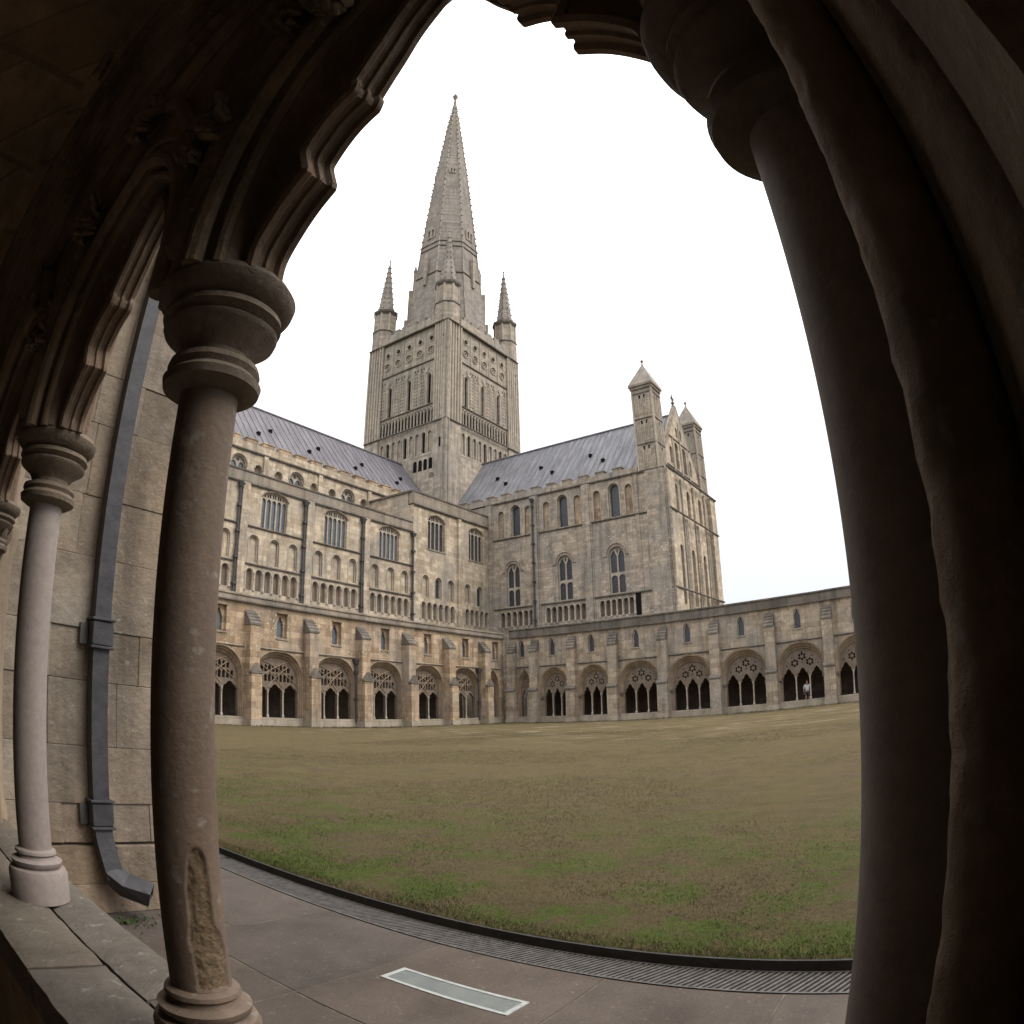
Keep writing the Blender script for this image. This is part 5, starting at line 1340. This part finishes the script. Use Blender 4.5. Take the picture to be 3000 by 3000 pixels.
for zc in (.445, 1.49):
    c = ob('collar', MB().box(-.066, .066, -.056, .05, zc + .02, zc + .155).mesh('collar', M['pipe'], bevel=.004), dp)
    for q in (zc, zc + .16):
        ob('collar_band', MB().box(-.076, .076, -.067, .05, q, q + .016).mesh('collar_band', M['pipe'], bevel=.003), c)
    ob('fixing_lug', MB().box(-.12, -.07, .025, .055, zc + .02, zc + .14).box(.066, .1, .02, .055, zc + .02, zc + .14).mesh('fixing_lug', M['ipipe']), c)
# moss and small weeds at the foot of the pipe
rn = random.Random(5); mb = MB()
for k in range(240):
    a = rn.uniform(0, 6.28); r_ = abs(rn.gauss(0, .16)); x = 1.45 + r_ * math.cos(a) * 1.5; y = 3.66 + r_ * math.sin(a) * .7
    h_ = rn.uniform(.006, .026); w_ = rn.uniform(.004, .012); t_ = rn.uniform(0, 3.14)
    mb.add([(x - w_ * math.cos(t_), y - w_ * math.sin(t_), .004), (x + w_ * math.cos(t_), y + w_ * math.sin(t_), .004), (x + rn.uniform(-.02, .02), y + rn.uniform(-.02, .02), h_)], [(0, 1, 2)])
o = ob('moss', mb.mesh('moss', M['moss']), None, kind='stuff'); o['label'] = 'green moss and weeds on the paving under the shoe of the square downpipe'; o['category'] = 'moss'
# ------------------------------------------------------------------ ground
ob('ground', MB().add([(-600, -600, -.12), (900, -600, -.12), (900, 900, -.12), (-600, 900, -.12)], [(0, 1, 2, 3)]).mesh('ground', M['lawn']), None, kind='structure')
LX0 = 3.055
nx_, ny_ = 200, 170
xs_ = [LX0 + (43.5 - LX0) * (i / nx_) ** 1.5 for i in range(nx_ + 1)]
ys_ = [-9 + 40.2 * j / ny_ for j in range(ny_ + 1)]
vs = [(x, y, .028 + .012 * mnz.noise(Vector((x * 1.3, y * 1.3, 0))) + (.05 * mnz.noise(Vector((x * .18, y * .18, 4))) if x > 5 else 0) * min(1, (x - 5) / 6)) for y in ys_ for x in xs_]
ob('lawn', MB().add(vs, [(j * (nx_ + 1) + i, j * (nx_ + 1) + i + 1, (j + 1) * (nx_ + 1) + i + 1, (j + 1) * (nx_ + 1) + i) for j in range(ny_) for i in range(nx_)]).mesh('lawn', M['lawn'], smooth=True), None, kind='structure')
# blades of grass, near part of the lawn
rg = np.random.RandomState(3)
NB = 260000
u = rg.rand(NB); bx = LX0 + .01 + 26.0 * u ** 3.0; by = -3 + (10 + 14 * u) * rg.rand(NB)
h_ = (.008 + .016 * rg.rand(NB)) * (1 + .8 * (bx < 3.25)); w_ = .0016 + .002 * rg.rand(NB) + .0004 * (bx - 3); an = rg.rand(NB) * np.pi
lx = rg.normal(0, .6, NB) * h_; ly = rg.normal(0, .6, NB) * h_
V = np.zeros((NB, 3, 3)); dx, dy = np.cos(an) * w_, np.sin(an) * w_
V[:, 0] = np.stack([bx - dx, by - dy, np.full(NB, .024)], 1); V[:, 1] = np.stack([bx + dx, by + dy, np.full(NB, .024)], 1)
V[:, 2] = np.stack([bx + lx, by + ly, .024 + h_], 1)
me = bpy.data.meshes.new('grass')
me.vertices.add(NB * 3); me.vertices.foreach_set('co', V.reshape(-1))
me.loops.add(NB * 3); me.loops.foreach_set('vertex_index', np.arange(NB * 3, dtype=np.int32))
me.polygons.add(NB); me.polygons.foreach_set('loop_start', np.arange(0, NB * 3, 3, dtype=np.int32)); me.polygons.foreach_set('loop_total', np.full(NB, 3, dtype=np.int32))
me.materials.append(M['blade']); me.update(); me.validate()
g = ob('grass', me, None, kind='stuff'); g['label'] = 'short dry and green grass blades along the near edge of the lawn'; g['category'] = 'grass'

# pavement
pv = ob('pavement', MB().box(.6, 2.765, -9, 31.3, -.12, -.004).mesh('pavement', M['joint']), None, kind='structure')
ob('pavement_bedding', MB().box(2.765, 3.03, -9, 31.3, -.12, -.06).mesh('pavement_bedding', M['kerb']), pv)
rows = [-1.45, -.42, .57, 1.43, 2.43, 3.39, 4.4, 5.4, 6.4, 7.45, 8.5, 9.6, 10.7, 11.9]
jx = {2: [1.74], 3: [1.75], 4: [1.75], 5: [2.04], 6: [1.6], 1: [1.6], 0: [1.9]}
def slab(x0, x1, y0, y1, sd, hole=None):
    g_ = .0055
    x0 += g_; x1 -= g_; y0 += g_; y1 -= g_
    nxx, nyy = 10, 8
    if hole:
        a, b, c, d = hole
        for (p, q, r, s) in ((x0, a, y0, y1), (b, x1, y0, y1), (a, b, y0, c), (a, b, d, y1)):
            pass
        mb = MB()
        for (p, q, r, s) in ((x0, a, y0, y1), (b, x1, y0, y1), (a, b, y0, c), (a, b, d, y1)): mb.box(p, q, r, s, -.03, 0)
        return ob('paving_slab', mb.mesh('paving_slab', M['slab']), pv)
    t1, t2 = rb.uniform(-.0015, .0015), rb.uniform(-.0015, .0015)
    me = MB().box(x0, x1, y0, y1, -.03, 0.0).mesh('paving_slab', M['slab'], bevel=.004)
    o = ob('paving_slab', me, pv, (0, 0, t1)); return o
LAMP = (2.185, 2.36, 1.585, 2.325)
for k in range(len(rows) - 1):
    js = [.705] + jx.get(k, [1.75]) + [2.765]
    for a, b in zip(js[:-1], js[1:]):
        hole = LAMP if (a < 2.2 < b and rows[k] < 1.6 < rows[k + 1]) else None
        slab(a, b, rows[k], rows[k + 1], k, hole)
# drain channel with grates
for q in range(-1, 10):
    t = thing('drain_grate', 'slotted metal drain grate beside the lawn, ' + (['nearest the right pier', 'second from the right pier', 'level with the glass floor light', 'just beyond the glass floor light', 'right beside the broken column'][q] if 0 <= q < 5 else ('hidden behind the right pier' if q < 0 else ['sixth', 'seventh', 'eighth', 'ninth', 'tenth'][q - 5] + ' from the right pier, behind the column')), 'grate', (2.9, q * 1.0, 0), group='drain grates along the lawn edge')
    ob('grate_frame', share('gf', lambda: MB().box(-.125, -.112, .002, .998, -.03, 0).box(.112, .125, .002, .998, -.03, 0).mesh('grate_frame', M['grate'])), t)
    if q < 5:
        for i in range(31):
            ob('grate_bar', share('gb', lambda: MB().add([(-.111, .041, -.02), (.111, -.059, -.02), (.111, -.043, -.02), (-.111, .057, -.02), (-.111, .041, -.001), (.111, -.059, -.001), (.111, -.043, -.001), (-.111, .057, -.001)], [(0, 3, 2, 1), (4, 5, 6, 7), (0, 1, 5, 4), (1, 2, 6, 5), (2, 3, 7, 6), (3, 0, 4, 7)]).mesh('grate_bar', M['grate'])), t, (0, .025 + i * .0322, 0))
    else:
        mb = MB()
        for i in range(31): mb.box(-.111, .111, .02 + i * .03, .036 + i * .03, -.02, -.001)
        ob('grate_bars', mb.mesh('grate_bars', M['grate']), t, kind='stuff')
    kk = ob('edging_strip', MB().box(3.03, 3.048, -9, 31, -.1, .055).mesh('edging_strip', M['kerb']), None) if q == -1 else None
    if kk: kk['label'] = 'thin black metal edging strip between the drain gully and the lawn'; kk['category'] = 'edging'
# rectangular glazed light set in the paving
fl_ = thing('floor_light', 'long white-framed glass light set flush in the dark paving slabs', 'floor light', (2.2725, 1.955, 0))
a, b, c, d = (LAMP[0] - 2.2725, LAMP[1] - 2.2725, LAMP[2] - 1.955, LAMP[3] - 1.955)
ob('frame', MB().box(a + .002, a + .022, c + .002, d - .002, -.02, .004).box(b - .022, b - .002, c + .002, d - .002, -.02, .004).box(a + .0221, b - .0221, c + .002, c + .028, -.02, .004).box(a + .0221, b - .0221, d - .028, d - .002, -.02, .004).mesh('frame', M['white']), fl_)
ob('lining', MB().add([(a + .022, c + .028, -.01), (b - .022, c + .028, -.01), (b - .022, d - .028, -.01), (a + .022, d - .028, -.01), (a + .045, c + .055, -.035), (b - .045, c + .055, -.035), (b - .045, d - .055, -.035), (a + .045, d - .055, -.035)], [(0, 1, 5, 4), (1, 2, 6, 5), (2, 3, 7, 6), (3, 0, 4, 7), (4, 5, 6, 7)]).mesh('lining', M['lampbox']), fl_)
gm = bpy.data.materials.new('clear_glass'); gm.use_nodes = True
gb = gm.node_tree.nodes['Principled BSDF']; gb.inputs['Base Color'].default_value = (.80, .90, .90, 1); gb.inputs['Roughness'].default_value = .12; gb.inputs['Transmission Weight'].default_value = 0.85; gb.inputs['IOR'].default_value = 1.45
ob('glass_pane', MB().box(a + .023, b - .023, c + .029, d - .029, -.008, .002).mesh('glass_pane', gm), fl_)

rn = random.Random(8); mb = MB()
for k in range(5200):
    if rn.random() < .5: x = rn.uniform(14, 43.4); y = 30.28 + abs(rn.gauss(0, .12)) * (-1)
    else: x = 43.3 - abs(rn.gauss(0, .12)); y = rn.uniform(-4, 30.2)
    h_ = rn.uniform(.03, .13) * (1 + .8 * max(0, mnz.noise(Vector((x * .7, y * .7, 2))))); w_ = rn.uniform(.01, .03); t_ = rn.uniform(0, 3.14)
    mb.add([(x - w_ * math.cos(t_), y - w_ * math.sin(t_), .01), (x + w_ * math.cos(t_), y + w_ * math.sin(t_), .01), (x + rn.uniform(-.03, .03), y + rn.uniform(-.03, .03), h_)], [(0, 1, 2)])
o = ob('weeds', mb.mesh('weeds', M['blade']), None, kind='stuff'); o['label'] = 'ragged longer grass along the foot of the far cloister walls'; o['category'] = 'grass'
# ------------------------------------------------------------------ pieces that stand apart become parts of their own
SMALL = {'weathering', 'lattice_panel', 'lattice_hole_shade', 'arcade_head_shade', 'tracery_bar', 'roundel', 'carved_knot', 'leaf_capital', 'grate_frame_', 'spirelet_', 'tracery'}
def islands(me):
    n = len(me.vertices); co = np.empty(n * 3); me.vertices.foreach_get('co', co); co = np.round(co.reshape(-1, 3), 4)
    p = list(range(n)); first = {}
    def f(x):
        while p[x] != x: p[x] = p[p[x]]; x = p[x]
        return x
    for i, c in enumerate(map(tuple, co)):
        if c in first: p[f(i)] = f(first[c])
        else: first[c] = i
    for e in me.edges:
        a, b = f(e.vertices[0]), f(e.vertices[1]); p[a] = b
    lab = {}
    for pl in me.polygons: lab.setdefault(f(pl.vertices[0]), []).append(pl.index)
    return list(lab.values())
cache = {}
for o in list(bpy.data.objects):
    if o.type != 'MESH' or o.get('kind') or o.modifiers: continue
    me = o.data
    base = o.name.split('.')[0]
    if me.name not in cache:
        if len(me.vertices) > 9000: cache[me.name] = None; continue
        isl = islands(me)
        if len(isl) < 2: cache[me.name] = None
        elif base in SMALL or len(isl) > 9: cache[me.name] = 'stuff'
        else:
            parts = []
            sm = me.polygons[0].use_smooth
            for g_ in isl:
                vs_ = sorted({v for k in g_ for v in me.polygons[k].vertices}); mp = {v: i for i, v in enumerate(vs_)}
                nm = bpy.data.meshes.new(base)
                nm.from_pydata([tuple(me.vertices[v].co) for v in vs_], [], [tuple(mp[v] for v in me.polygons[k].vertices) for k in g_])
                nm.materials.append(me.materials[0])
                if sm:
                    nm.shade_smooth()
                    try: nm.set_sharp_from_angle(angle=R(40))
                    except Exception: pass
                parts.append(nm)
            cache[me.name] = parts
    c = cache[me.name]
    if c == 'stuff': o['kind'] = 'stuff'
    elif c:
        for nm in c[1:]:
            q = o.copy(); q.data = nm; COL.objects.link(q)
            q.name = base
        o.data = c[0]
